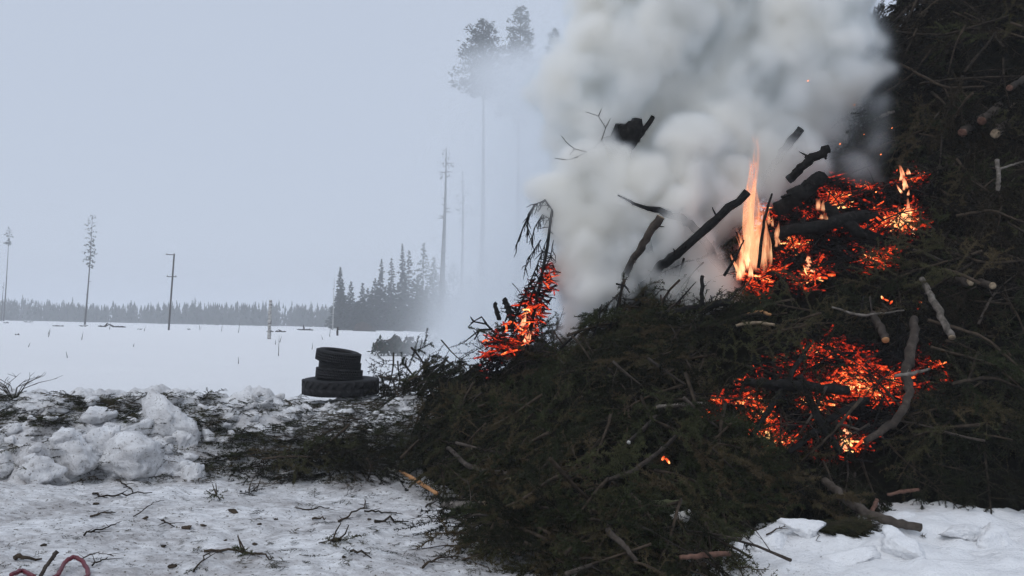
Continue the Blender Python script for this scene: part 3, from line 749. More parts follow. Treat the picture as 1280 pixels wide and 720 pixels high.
twig_tree('bare_twig', [[(622,420),(608,405),(592,402),(586,408)],[(608,405),(602,396),(588,404)],[(615,412),(600,412),(590,420),(580,428)],[(592,402),(588,396)],[(600,412),(593,425)]], 10.2, 'char', 'crooked black twig reaching left over the snow field', 'twig', .014)

# lower ember hollow
log('bent_branch', [PH(1143,398,.20), PH(1142,430,.26), PH(1131,466,.28), PH(1138,492,.28), PH(1122,525,.24), PH(1082,552,.22)], [.036,.042,.044,.034,.034,.026], 'bark', 'thick bent grey branch curving around the lower embers', 'branch', None, 'cut_wood', 2, 10)
log('pale_stick', [PH(1118,470,.30), PH(1136,468,.33), PH(1162,461,.28)], [.014,.018,.010], 'pale_bark', 'thin pale stick crossing the bent branch', 'stick', None, 'cut_wood', 1)
log('weathered_log', [PH(1152,348,.14), PH(1172,385,.2), PH(1190,422,.2)], [.026,.034,.032], 'pale_bark', 'weathered split log hanging down above the ember hollow', 'log', (False, True), 'cut_wood', 0)
log('cut_branch', [PH(1090,392,.1), PH(1100,407,.15), PH(1107,425,.2)], [.032,.034,.034], 'bark', 'short cut branch pointing down over the ember hollow', 'branch', (False, True), 'split_wood', 0)
log('charred_log', [PH(930,478,.08), PH(985,481,.14), PH(1060,488,.12)], [.04,.05,.04], 'char', 'level black log across the ember hollow', 'log', None, 'char', 3)
log('charred_log', [PH(1052,566,.10), PH(1020,520,.10), PH(1000,470,.05)], [.03,.035,.03], 'char', 'black log standing steep in the ember hollow', 'log', None, 'char', 2)
log('charred_log', [PH(985,565,.1), PH(1055,512,.08), PH(1085,500,.1)], [.025,.03,.03], 'char', 'slanting black log low in the ember hollow', 'log', None, 'char', 2)
log('charred_log', [PH(940,545,.1), PH(975,492,.06), PH(1012,430,.06)], [.022,.026,.022], 'char', 'thin black log leaning on the ember hollow edge', 'log', None, 'char', 2)
log('pale_twig', [PH(1040,384,.14), PH(1075,395,.16), PH(1130,388,.16)], [.009,.013,.007], 'pale_bark', 'thin pale twig lying over spruce above the ember hollow', 'twig', None, 'cut_wood', 2)
log('split_stick', [PH(920,407,.12), PH(945,403,.14), PH(968,406,.12)], [.014,.018,.013], 'cut_wood', 'pale split stick lit by embers on dark spruce', 'stick')
log('split_stick', [PH(932,393,.12), PH(950,389,.13), PH(963,393,.12)], [.012,.02,.012], 'split_wood', 'orange split stick above a pale split stick', 'stick')
log('pale_stick', [PH(820,509,.14), PH(850,505,.16), PH(884,504,.12)], [.017,.015,.012], 'pale_bark', 'pale stick lying level left of the ember hollow', 'stick', (True, False))
log('broken_stick', [PH(786,553,.14), PH(800,540,.14), PH(822,520,.1)], [.016,.018,.018], 'bark', 'stick with a white snapped end in dark spruce', 'stick', (True, False), 'rag')
log('curved_stick', [PH(760,600,.12), PH(790,590,.16), PH(830,560,.14), PH(850,540,.1)], [.016,.018,.016,.012], 'bark', 'long curved stick on the heap face', 'stick', None, 'cut_wood', 2)
log('green_stick', [PH(800,629,.14), PH(835,628,.15), PH(868,629,.14)], [.020,.021,.020], 'green_bark', 'straight yellowish green stick low in the heap', 'stick', (True, True))
log('split_wood', [PH(500,588,.12), PH(520,600,.14), PH(546,617,.12)], [.014,.022,.018], 'split_wood', 'orange split piece of wood at the left foot of the heap', 'wood', (True, False), 'split_wood', 0, 5, .2)
log('grey_log', [PH(555,631,.12), PH(580,633,.14), PH(606,632,.14)], [.038,.036,.034], 'pale_bark', 'short grey log at the left foot of the heap', 'log', (False, True))
log('brown_stick', [PH(560,560,.1), PH(585,582,.14), PH(612,590,.14), PH(640,592,.1)], [.02,.024,.022,.018], 'bark', 'long brown stick curving over the left slope', 'stick', None, 'cut_wood', 2)
log('brown_stick', [PH(672,590,.1), PH(690,575,.14), PH(706,562,.14)], [.016,.016,.012], 'bark', 'short brown stick leaning up on the left slope', 'stick')
log('hanging_root', [PH(756,640,.14), PH(760,665,.16), PH(778,680,.16), PH(795,700,.16)], [.016,.02,.018,.012], 'bark', 'hooked root hanging at the foot of the heap', 'root')
log('cut_log', [hit(1030,600,.12), hit(1060,632,.2,.03), ground_hit(1096,660,.07), ground_hit(1150,673,.08)], [.030,.034,.034,.032], 'bark', 'bent cut log poking out over the clean snow', 'log', (False, True), 'cut_wood', 3, 10)
log('red_stick', [PH(1085,655,.2), PH(1090,640,.16), PH(1096,625,.12)], [.014,.018,.016], 'red_wood', 'reddish broken stub above the bent cut log', 'stick', None, 'red_wood', 0)
log('red_stick', [PH(1110,618,.12), PH(1130,614,.14), PH(1148,612,.12)], [.012,.015,.012], 'red_wood', 'reddish stick lying at the heap foot above the snow', 'stick', (True, True), 'red_wood')
log('brown_log', [PH(850,697,.15), PH(880,694,.16), PH(912,692,.15)], [.014,.017,.016], 'red_wood', 'reddish brown log end at the bottom of the heap by the snow', 'log', (False, True), 'red_wood')
# cut ends looking out of the tall side
for px, py, dx, dy, r_, mt, lab in [(1213,352,-60,-4,.042,'cut_wood','round pale cut log end on the tall side, left of a smaller one'),(1241,357,-40,-10,.034,'cut_wood','smaller pale cut log end beside a rounder one'),
        (1203,166,30,-22,.05,'red_wood','reddish cut log end lowest left of three on the tall side'),(1227,151,30,-22,.05,'red_wood','reddish cut log end topmost of three on the tall side'),(1244,167,34,-24,.05,'cut_wood','pale reddish cut log end right of two darker ones'),
        (1262,110,50,-34,.036,'red_wood','brown cut stick end high on the tall side')]:
    a = hit(px, py, .30); b = hit(px + dx, py + dy, -.25)
    log('cut_log', [a, (a + b) / 2, b], [r_, r_, r_ * .9], 'bark', lab, 'log', (True, False), mt)
log('forked_stick', [PH(1247,240,.15), PH(1249,222,.2), PH(1246,200,.2)], [.022,.022,.024], 'pale_bark', 'grey upright stub with a side arm on the tall side', 'stick', None, 'cut_wood', 0)
log('side_stick', [PH(1249,212,.2), PH(1262,207,.2), PH(1280,202,.18)], [.012,.011,.010], 'pale_bark', 'thin grey stick level beside the upright stub', 'stick')
log('pale_splinter', [PH(1092,150,.15), PH(1105,144,.2), PH(1118,139,.18)], [.012,.022,.014], 'pale_bark', 'pale splinter at the smoke edge on the tall side', 'splinter')
for i, pp in enumerate([[(1120,40),(1180,45),(1260,20)],[(1150,105),(1200,98),(1275,95)],[(1205,90),(1230,60),(1245,40)],[(1125,80),(1180,110),(1230,108)],[(1100,120),(1140,95),(1165,60)],[(1160,400),(1230,420),(1285,470)],[(1175,310),(1230,330),(1285,325)],[(1190,480),(1240,470),(1285,490)],[(1195,270),(1240,262),(1285,280)]]):
    log('long_bare_branch', [PH(x, y, .2) for x, y in pp], [.018,.016,.010], 'twig_bark', 'long bare brown branch sweeping over the tall unburnt side', 'branch', None, 'cut_wood', 5, 6, group='long bare branches on the tall side')
# torn pale scrap
mb = MB()
th = np.linspace(0, 2 * np.pi, 13)[:-1]
ring = np.stack([np.cos(th) * .075 * (1 + .35 * np.sin(3 * th + 1)), np.zeros(12), np.sin(th) * .085 * (1 + .3 * np.cos(2 * th))], 1)
mb.tube([(-.07, 0, .045), (-.02, -.02, .03), (.03, -.015, .035), (.075, 0, .06)], [.03, .05, .042, .028], 8, .3); mb.tube([(-.02, -.01, .03), (-.01, -.03, -.03), (-.015, -.02, -.075)], [.045, .04, .02], 8, .3)
ob = mb.build('bark_scrap', MATS['rag'], None, True); ob.location = hit(850, 652, .34)
tag(ob, 'torn whitish scrap caught in the spruce at the heap foot', 'scrap')

# ------------------------------------------------------------------ tyres on the snow bank
def tyre(name, loc, Ro, Ri, width, tilt, label, lugs=0, sq=2.6):
    root = empty(name, loc); root.rotation_euler = tilt
    k = 48; prof = []
    for a in np.linspace(0, 2 * np.pi, 21)[:-1]:
        c, s = math.cos(a), math.sin(a)
        cx = np.sign(c) * abs(c) ** (2 / sq); sx = np.sign(s) * abs(s) ** (2 / sq)
        prof.append(((Ro + Ri) / 2 + cx * (Ro - Ri) / 2, width / 2 * sx))
    prof = np.array(prof); m_ = len(prof)
    th = np.arange(k) * 2 * np.pi / k
    V = np.stack([prof[None, :, 0] * np.cos(th)[:, None], prof[None, :, 0] * np.sin(th)[:, None], np.broadcast_to(prof[None, :, 1], (k, m_))], -1).reshape(-1, 3)
    i = np.arange(k)[:, None]; j = np.arange(m_)[None, :]
    f4 = np.stack([i * m_ + j, ((i + 1) % k) * m_ + j, ((i + 1) % k) * m_ + (j + 1) % m_, i * m_ + (j + 1) % m_], -1).reshape(-1, 4)
    mb = MB(); mb.raw(V, None, f4); mb.build('sidewall', MATS['rubber'], root, True)
    # tread blocks
    tb = MB(); rows = [-.30, -.1, .1, .30] if not lugs else [-.24, .24]
    nb = 64 if not lugs else lugs
    for r_, v in enumerate(rows):
        for b in range(nb):
            a0 = (b + .5 * (r_ % 2)) * 2 * np.pi / nb; da = np.pi / nb * (.78 if not lugs else .5); hz = width * (.085 if not lugs else .2)
            sk = 0 if not lugs else (.6 if v > 0 else -.6) * da * 1.5
            co = []
            for rr in (Ro - .012, Ro + (.0004 if not lugs else .002)):
                for sa, sz in ((-1, -1), (1, -1), (1, 1), (-1, 1)):
                    an = a0 + sa * da + sk * sz; co.append((rr * math.cos(an), rr * math.sin(an), v * width + sz * hz))
            tb.raw(co, None, [(3, 2, 1, 0), (4, 5, 6, 7), (0, 1, 5, 4), (1, 2, 6, 5), (2, 3, 7, 6), (3, 0, 4, 7)])
    tb.build('tread', MATS['rubber'], root)
    for sgn in (-1, 1):
        bd = MB(); rb = Ri + .018; c = np.stack([rb * np.cos(np.append(th, th[0])), rb * np.sin(np.append(th, th[0])), np.full(k + 1, sgn * width * .34)], 1)
        bd.tube(c, .013, 6, 0, False); bd.build('bead', MATS['rubber'], root, True)
    return tag(root, label, 'tyre')
YT = 11.7
tyre('tractor_tyre', P(426, 482.5, YT), .50, .29, .205, (R(2), R(-1.5), .3), 'wide flat tractor tyre at the bottom of the stack on the snow bank', 26, 4.5)
tyre('car_tyre', P(424, 467.0, YT), .305, .18, .165, (R(3), R(2), 1.0), 'lower car tyre resting on the wide tractor tyre', 0, 2.3)
tyre('car_tyre', P(425, 456.5, YT), .275, .17, .115, (R(4), R(3), 2.0), 'narrow car tyre squeezed in the middle of the stack', 0, 2.6)
tyre('car_tyre', P(423, 445.5, YT), .295, .18, .165, (R(7), R(5), .5), 'topmost car tyre, tilted, on the stack', 0, 2.3)

# ------------------------------------------------------------------ snow blocks along the bank
def snow_block(c, size, seed, label, group=None, name='snow_block'):
    import bmesh
    bm = bmesh.new(); bmesh.ops.create_icosphere(bm, subdivisions=4 if max(size) > .12 else 3, radius=1)
    V = np.array([v.co[:] for v in bm.verts])
    f = np.array([[v.index for v in fc.verts] for fc in bm.faces]); bm.free()
    r2 = np.random.default_rng(seed)
    pl = r2.normal(size=(11, 3)); pl /= np.linalg.norm(pl, axis=1)[:, None]; dist = r2.uniform(.36, .78, 11)
    dd = V @ pl.T
    s = np.min(np.where(dd > .05, dist[None] / np.maximum(dd, .05), 9), 1); s = np.minimum(s, 1.0)
    V = V * s[:, None] * 1.15
    V = V * (1 + .10 * fbm(V[:, 0] * 2.2 + seed, V[:, 1] * 2.2, V[:, 2] * 2.2, 2, seed) - .12 * np.abs(fbm(V[:, 0] * 3.1 + seed, V[:, 1] * 3.1, V[:, 2] * 3.1, 3, seed + 3)) + .06 * fbm(V[:, 0] * 9 + seed, V[:, 1] * 9, V[:, 2] * 9, 3, seed, .7))[:, None] * np.array(size)
    a = r2.uniform(0, 6.28); ca, sa = math.cos(a) * 1, math.sin(a)
    o = link(bpy.data.objects.new(name, mesh_from(name, V, [f], MATS['snow_block'], smooth=True)))
    o.location = c; o.rotation_euler = (r2.normal(0, .15), r2.normal(0, .15), r2.normal(0, .4))
    return tag(o, label, 'snow', group)
big = [(205,540,.40,.30,.34,'large pale snow block with steep face on the bank'),(228,560,.20,.18,.20,'broken snow block leaning under the large steep one'),(165,585,.36,.26,.26,'rounded snow block with a twig across it'),(135,560,.22,.2,.26,'narrow upright snow slab between two rounded blocks'),
       (95,575,.36,.28,.30,'wide smooth snow block in the middle of the bank'),(45,600,.30,.24,.22,'low flat snow block at the end of the row'),(120,530,.2,.2,.14,'knobbly snow lump on top of the row of blocks'),(8,585,.22,.2,.18,'snow block half buried beside dark litter')]
for i, (px, py, a, b, c, lab) in enumerate(big):
    p = ground_hit(px, py - 6); p[2] += c * .05
    snow_block(p, (a, b, c), 500 + i, lab)
for i in range(16):
    px = rng.uniform(-10, 250); p = ground_hit(px, rng.uniform(535, 600)); s_ = rng.uniform(.09, .17); p[2] += s_ * .1
    snow_block(p, (s_ * 1.3, s_, s_ * .9), 900 + i, 'medium broken snow chunk between the large blocks on the bank', 'medium snow chunks on the bank', 'snow_chunk')
for i in range(130):
    px = rng.uniform(-40, 480); py = rng.uniform(500, 600) if px < 240 else rng.uniform(494, 552)
    p = ground_hit(px, py); s_ = rng.uniform(.025, .09); p[2] += s_ * .2
    snow_block(p, (s_ * 1.3, s_, s_ * .8), 600 + i, 'small snow clod on the littered bank', 'small snow clods on the bank', 'snow_clod')
for i, (px, py, a, b, c) in enumerate([(1135,690,.2,.17,.11),(1245,680,.22,.2,.12),(1060,700,.2,.16,.09),(965,685,.14,.12,.10),(920,690,.10,.1,.10),(1200,668,.18,.14,.09),(1010,665,.2,.15,.08)]):
    p = ground_hit(px, py); p[2] += c * .15
    snow_block(p, (a, b, c), 700 + i, 'clean snow lump on the berm in front of the heap', 'snow lumps on the berm', 'snow_lump').data.materials[0] = MATS['snow_clean']

# ------------------------------------------------------------------ litter and twigs on the snow
items = []
def litter(n, px0, px1, py0, py1, smin, smax, wfun=None):
    c = 0
    while c < n:
        px, py = rng.uniform(px0, px1), rng.uniform(py0, py1)
        if wfun and rng.random() > wfun(px, py): continue
        p = ground_hit(px, py, 0.012); k = int(rng.integers(len(TINY))); a = rng.uniform(0, 6.28)
        d = np.array([math.cos(a), math.sin(a), rng.normal(.05, .12)]); sc = rng.uniform(smin, smax)
        items.append((k, frame(d, np.array([rng.normal(0, .3), rng.normal(0, .3), 1])) * sc * np.array([1, 1, .5]), p)); c += 1
litter(1000, -20, 500, 494, 606, .4, 1.3, lambda x, y: ((1.0 if x > 250 and 505 < y < 600 else .35) if not (20 < x < 240 and y > 525) else .10) * (.25 + .75 * (vnoise(x * .03, y * .09, 0, 4) > -.1)))
litter(420, -25, 265, 496, 532, .5, 1.3, lambda x, y: .15 + .85 * (vnoise(x * .035, y * .12, 0, 8) > -.05))
litter(200, 250, 500, 528, 588, .8, 1.7)
litter(170, 240, 640, 596, 715, .2, .7, lambda x, y: sstep(240, 520, x) * .8 + .15)
litter(120, 0, 300, 600, 715, .12, .4)
litter(60, 20, 250, 525, 600, .3, .8)
litter(50, 560, 900, 690, 718, .5, 1.2)
o = join('spruce_litter', items, TINY)
tag(o, 'dark spruce twigs and needles littering the snow and the bank', 'litter', None, 'stuff')
items = []
for _ in range(330):
    px, py = rng.uniform(255, 505), rng.uniform(522, 584)
    if rng.random() > sstep(230, 360, px) * .9 + .25: continue; p = ground_hit(px, py, .03); k = int(rng.integers(len(LO))); a = rng.uniform(0, 6.28)
    items.append((k, frame(np.array([math.cos(a), math.sin(a), rng.normal(.02, .08)]), np.array([0, 0, 1.0])) * rng.uniform(.25, .45) * np.array([1, 1, .45]), p))
for _ in range(130):
    px = rng.uniform(415, 545); py = rng.uniform(505, 598); p = ground_hit(px, py, .05); p[2] = max(p[2], float(H(p[0], p[1])) - .02 if px > 480 else p[2]); k = int(rng.integers(len(LO))); a = rng.uniform(0, 6.28)
    items.append((k, frame(np.array([math.cos(a), math.sin(a), rng.normal(.05, .12)]), np.array([rng.normal(0, .2), rng.normal(0, .2), 1.0])) * rng.uniform(.35, .65) * np.array([1, 1, .7]), p))
o = join('trampled_brush', items, LO)
tag(o, 'flattened dark spruce brush on the bank below the tyres', 'brush', None, 'stuff')

def ground_twig(pix, r0, label, mat='twig_bark', group=None, name='twig', forks=2, cat='twig', lift=.015):
    pts = np.array([ground_hit(x, y, lift) for x, y in pix]); o = pts[0].copy(); q = pts - o
    q[1:-1, 2] += abs(rng.normal(0, .012, len(q) - 2)) if len(q) > 2 else 0
    mb = MB(); s = np.linspace(0, len(q) - 1, (len(q) - 1) * 3 + 1); x = np.stack([np.interp(s, np.arange(len(q)), q[:, i]) for i in range(3)], 1)
    r0 *= .75; x[1:-1] += rng.normal(size=(len(x) - 2, 3)) * r0 * .7; mb.tube(x, np.linspace(r0, r0 * .45, len(x)), 6, .25)
    for _ in range(forks * 2):
        i = int(rng.integers(1, len(x) - 1)); d = x[i] - x[i - 1]; d /= np.linalg.norm(d) + 1e-9
        sd_ = np.cross(d, [0, 0, 1]) * rng.choice([-1, 1]); d = d * .7 + sd_ * .7 + np.array([0, 0, .15 * rng.random()])
        l = rng.uniform(.05, .14); mb.tube([x[i], x[i] + d * l], [r0 * .5, r0 * .2], 4)
    ob = mb.build(name, MATS[mat], None, True); ob.location = o
    return tag(ob, label, cat, group)
ground_twig([(105,672),(118,666),(128,664),(140,660),(150,655)], .010, 'dark crooked twig on bare snow below the rounded block')
ground_twig([(113,648),(122,645),(128,645),(144,643)], .012, 'short dark twig lying level on the snow')
ground_twig([(167,648),(180,641),(192,633),(205,628)], .007, 'thin straight brown stick on the snow')
ground_twig([(202,653),(208,658),(218,661)], .012, 'short bent dark twig near a thin straight stick')
ground_twig([(116,619),(128,624),(145,622),(165,620),(190,618)], .014, 'long dark branch lying under the snow blocks', forks=4)
ground_twig([(146,602),(156,609),(166,618)], .014, 'dark stick leaning off the rounded snow block')
ground_twig([(255,692),(285,691),(310,693),(330,700),(340,701)], .013, 'long dark twig with green needles on the snow', forks=3)
ground_twig([(370,638),(385,641),(400,638),(412,637)], .009, 'thin level stick on the snow before the heap')
ground_twig([(423,654),(436,649),(450,643),(456,636),(456,626)], .012, 'dark forked twig with an upturned end on snow', forks=3)
ground_twig([(455,641),(470,642),(482,643),(496,643)], .012, 'dark twig pointing to the heap from a forked one')
ground_twig([(468,654),(485,653),(510,654)], .016, 'thick short dark twig on clean snow', forks=3)
ground_twig([(390,651),(400,651),(407,650)], .014, 'tiny thick bark stick on the snow', forks=0)
ground_twig([(528,713),(540,706),(556,702),(566,701)], .012, 'dark curved twig in front of a small spruce sprig', forks=3)
ground_twig([(438,692),(450,695),(462,694)], .013, 'short thick dark twig on open snow', forks=1)
ground_twig([(102,705),(112,700),(122,697),(132,699),(142,701)], .006, 'thin arched twig near the red hose', lift=.03)
ground_twig([(115,710),(124,705),(134,700)], .009, 'dark stick beside the thin arched twig')
ground_twig([(242,718),(250,708),(256,698)], .010, 'dark stick pointing at the long needled twig')
ground_twig([(958,671),(970,665),(986,661)], .008, 'dark twig on the clean snow lump')
ground_twig([(918,712),(935,714),(948,718)], .010, 'dark crooked twig at the edge of clean snow')
ground_twig([(1018,668),(1024,672),(1020,680),(1026,681)], .004, 'tiny curled twig on the clean berm', forks=0)
# upright twig by the hose
p = ground_hit(50, 722); q = P(72, 689, p[1] + .05)
log('leaning_stick', [p, (p + q) / 2 + np.array([0, 0, .01]), q], [.012, .012, .014], 'bark', 'dark stick leaning up from the snow beside the red hose', 'stick', None, 'cut_wood', 1)
pc = [(22,684),(36,685),(48,684)]
ground_twig([(18,701),(30,702),(52,702)], .022, 'thick dark bark strip on the snow by the red hose', forks=0)
# bark lumps
for i, (px, py, s_) in enumerate([(120,631,.030),(234,662,.030),(204,684,.026),(253,658,.02),(217,710,.022),(292,641,.022),(181,649,.02),(55,683,.024),(281,676,.02),(318,682,.028),(324,656,.026),(345,650,.026),(462,650,.024),(420,677,.022),(430,698,.022)]):
    s_ *= rng.uniform(.5, 1.5)
    o = snow_block(ground_hit(px, py, s_ * .3), (s_ * 1.4, s_, s_ * .6), 800 + i, 'small dark bark lump lying on the trampled snow', 'bark lumps on the snow', 'bark_lump'); o['category'] = 'bark'
    o.data.materials[0] = MATS['twig_bark']
# little spruce sprigs on the snow
for i, (px, py, sc, an, lab) in enumerate([(398,684,1.0,.3,'small green spruce sprig with two upturned twigs on the snow'),(318,700,.9,2.6,'green sprig at the end of a long dark twig'),(578,705,1.6,.5,'spruce sprig at the foot of the heap over clean snow'),(300,622,1.0,.9,'small spruce sprig on snow under the bank'),(275,628,.9,2.2,'dark sprig with an upright twig near the bank')]):
    k = 5 if i % 2 == 0 else 3
    Lq, V, f3, f4, nd = TINY[k]; e = empty('spruce_sprig', ground_hit(px, py, .03)); e.rotation_euler = (0, -.1, an); e.scale = (sc, sc, sc)
    link(bpy.data.objects.new('stem', mesh_from('stem', V, [f3, f4], MATS['twig_bark'])), e)
    nn_ = np.vstack([nd, nd * [.8, -1, 1] + [0, 0, .02]]); link(bpy.data.objects.new('needles', mesh_from('needles', nn_, [np.arange(len(nn_)).reshape(-1, 3)], MATS['needles'])), e)
    st = MB(); st.tube([(.1, 0, 0), (.13, .02, .06), (.17, .03, .11)], [.007, .006, .004], 5); st.tube([(.14, 0, 0), (.19, -.02, .04), (.22, -.02, .10)], [.007, .006, .004], 5)
    st.build('upright_twig', MATS['twig_bark'], e)
    tag(e, lab, 'sprig')
# red hose
hp = [ground_hit(72, 724, .02), ground_hit(80, 714, .05), ground_hit(92, 709, .07), ground_hit(104, 713, .05), ground_hit(112, 724, .02)]
hp = [hp[0] + np.array([-.02, -.3, 0])] + hp + [hp[-1] + np.array([.03, -.3, 0])]
log('red_hose', hp, .014, 'hose_red', 'loop of dark red hose on the trampled snow', 'hose', None, 'hose_red', 0, 8, 0.0)
log('red_hose', [ground_hit(14, 723, .02), ground_hit(28, 719, .03), ground_hit(42, 725, .02)], .014, 'hose_red', 'short red hose end beside the hose loop', 'hose', None, 'hose_red', 0, 8, 0.0)

# ------------------------------------------------------------------ trees
def conifer(name, base, h, crown0, wmax, label, seed, nb=90, tr=None, sparse=0.0, group=None, lean=0.0, mat='far_needles', tri=0.30, droop=-.25, power=0.8, kper=26, dead=0, barkm='twig_bark', wbase=0.35):
    """trunk plus a crown of separate boughs made of many small needle sprays"""
    r2 = np.random.default_rng(seed); root = empty(name, base)
    tr = tr or h * 0.011
    t = np.linspace(0, 1, 10); c = np.stack([lean * h * t + .01 * h * np.sin(3 * t + seed) * t, np.zeros(10), h * t - .2 * (1 - t)], 1)
    tb = MB(); tb.tube(c, tr * (1.05 - .93 * t), 8, .04)
    def ax(z): return np.array([np.interp(z / h, t, c[:, 0]), 0, z])
    for _ in range(dead):
        z = h * r2.uniform(.12, crown0 + .1); a = r2.uniform(0, 6.28); l = r2.uniform(.4, 1.3) * wmax * .5
        d = np.array([math.cos(a), math.sin(a), r2.uniform(-.15, .35)]); tb.tube([ax(z), ax(z) + d * l * .5, ax(z) + d * l + [0, 0, -.06 * l]], [tr * .22, tr * .15, tr * .06], 4)
    tb.build('trunk', MATS[barkm], root, True)
    V = []
    for i in range(nb):
        u = (i + r2.random()) / nb
        if r2.random() < sparse: continue
        z = h * (crown0 + (1 - crown0) * u); a = i * 2.399 + r2.normal(0, .4)
        env = (1 - u) ** power * (wbase + (1 - wbase) * min(1, u * 5 + .2)) + .03
        l = wmax * env * r2.uniform(.6, 1.12)
        d = np.array([math.cos(a), math.sin(a), droop + .5 * u])
        n = max(5, int(kper * (.3 + env)))
        s = r2.uniform(.1, 1, n)[:, None] ** .7
        ctr = ax(z) + d * l * s + np.array([0, 0, -.18 * l]) * s ** 2 + r2.normal(size=(n, 3)) * (.05 * l + .06)
        sz = tri * r2.uniform(.5, 1.2, (n, 1)) * (.45 + .55 * (1 - u))
        e1 = r2.normal(size=(n, 3)) * [1, 1, .5] + d; e1 /= np.linalg.norm(e1, axis=1)[:, None]
        e2 = np.cross(e1, r2.normal(size=(n, 3))); e2 /= np.linalg.norm(e2, axis=1)[:, None]
        V.append(np.stack([ctr - e1 * sz, ctr + e2 * sz * .38, ctr + e1 * sz, ctr - e2 * sz * .38], 1).reshape(-1, 3))
    V = np.vstack(V); link(bpy.data.objects.new('crown', mesh_from('crown', V, [np.arange(len(V)).reshape(-1, 4)], MATS[mat])), root)
    return tag(root, label, 'tree', group)

def base_at(px, Y):
    p = P(px, 405, Y); return np.array([p[0], Y, ground_z(p[0], Y) - .1])
def top_h(px, py, Y): return P(px, py, Y)[2] - .45

# tall trees left of the frame
conifer('dead_spruce', base_at(106,210), top_h(112,268,210), .52, 1.6, 'tall thin spruce with a ragged narrow top over the far forest', 1, 60, .24, .25, lean=.035, tri=.42, kper=9, dead=14, power=.15, droop=-.1)
conifer('dead_spruce', base_at(4,285), top_h(9,284,285), .82, 1.5, 'tall bare trunk with a small tuft at the far left edge', 2, 26, .26, .3, lean=.03, tri=.5, kper=8, dead=4, power=.2)
conifer('dead_spruce', base_at(1,285), top_h(3,352,285), .8, .8, 'short broken trunk beside the tall tufted one', 3, 6, .22, .3, lean=.03, tri=.3, kper=4)
# spruce stand at the end of the field
stand = [(424,334,150,1.35,.33,'narrow spruce with bare lower trunk standing apart from the stand'),(438,352,155,1.8,.1,'low spruce at the outer edge of the stand'),(452,354,158,1.9,.1,'dense spruce near the stand edge beside a low one'),(467,348,156,1.9,.12,'spruce with a short spire inside the stand'),(474,324,160,1.4,.3,'slim spire of a spruce above the stand'),
         (487,322,150,2.3,.1,'rounded spruce rising above its neighbours in the stand'),(501,305,148,1.3,.3,'tallest slim spruce spire in the stand'),(510,312,140,2.4,.1,'broad spruce beside the tallest spire, veiled in smoke'),(528,302,132,2.6,.1,'smoke veiled broad spruce behind the tall pine'),(540,320,128,2.4,.1,'pale smoke veiled spruce next to the tall pine trunk')]
for i, (px, py, Y, wd, c0, lab) in enumerate(stand):
    Y *= 1.5; wd *= 1.4
    conifer('spruce_tree', base_at(px, Y), top_h(px, py, Y), c0, wd, lab, 20 + i, 70, None, 0, 'spruces at the end of the field', tri=.6, kper=22)
for i in range(24):
    px = 418 + i * 6 + rng.uniform(-3, 3); Y = rng.uniform(205, 260)
    conifer('spruce_tree', base_at(px, Y), top_h(px, rng.uniform(360, 378) - max(0, px - 440) * .22, Y), .04, 3.2, 'young spruce filling the lower edge of the stand', 160 + i, 46, None, 0, 'young spruces at the foot of the stand', tri=.75, kper=22)
conifer('birch_tree', base_at(416,190), top_h(418,345,190), .7, .7, 'pale thin birch trunk at the outer edge of the stand', 91, 8, .13, .3, tri=.15, kper=3, barkm='birch_bark', dead=5, lean=.01)
# the tall pines behind the smoke
conifer('pine_tree', base_at(551,62), top_h(553,185,62), .86, 1.0, 'tall pine with bare trunk and dead side branches behind the smoke', 31, 20, .24, .3, tri=.14, kper=8, dead=24, droop=.0)
conifer('pine_tree', base_at(575,75), top_h(576,215,75), .72, 1.2, 'thinner pine trunk half hidden in blue smoke', 32, 26, .18, .2, tri=.16, kper=8, dead=16, droop=.0)
conifer('pine_tree', base_at(600,70), top_h(602,26,70), .78, 3.0, 'pale broad pine crown rising out of the smoke', 33, 120, .24, .15, tri=.26, kper=46, droop=-.05, power=.5)
conifer('pine_tree', base_at(646,66), top_h(645,8,66), .66, 2.2, 'tallest dark pine top above the smoke', 34, 120, .24, .15, tri=.26, kper=46, droop=-.05, power=.55)
conifer('pine_tree', base_at(686,68), top_h(685,36,68), .72, 1.5, 'small pine top beside the billowing smoke', 35, 120, .24, .15, tri=.26, kper=46, droop=-.05, power=.55)
for i, (px, py, Y, wd) in enumerate([(566,330,52,2.0),(585,345,48,1.8),(606,318,56,2.2),(625,335,50,2.0),(596,368,40,1.6),(572,372,44,1.6),(648,320,52,2.0)]):
    conifer('spruce_tree', base_at(px, Y), top_h(px, py, Y), .03, wd, 'dense young spruce hidden in blue smoke beneath the tall pines', 110 + i, 60, None, 0, 'young spruces in the blue smoke', tri=.17, kper=26)

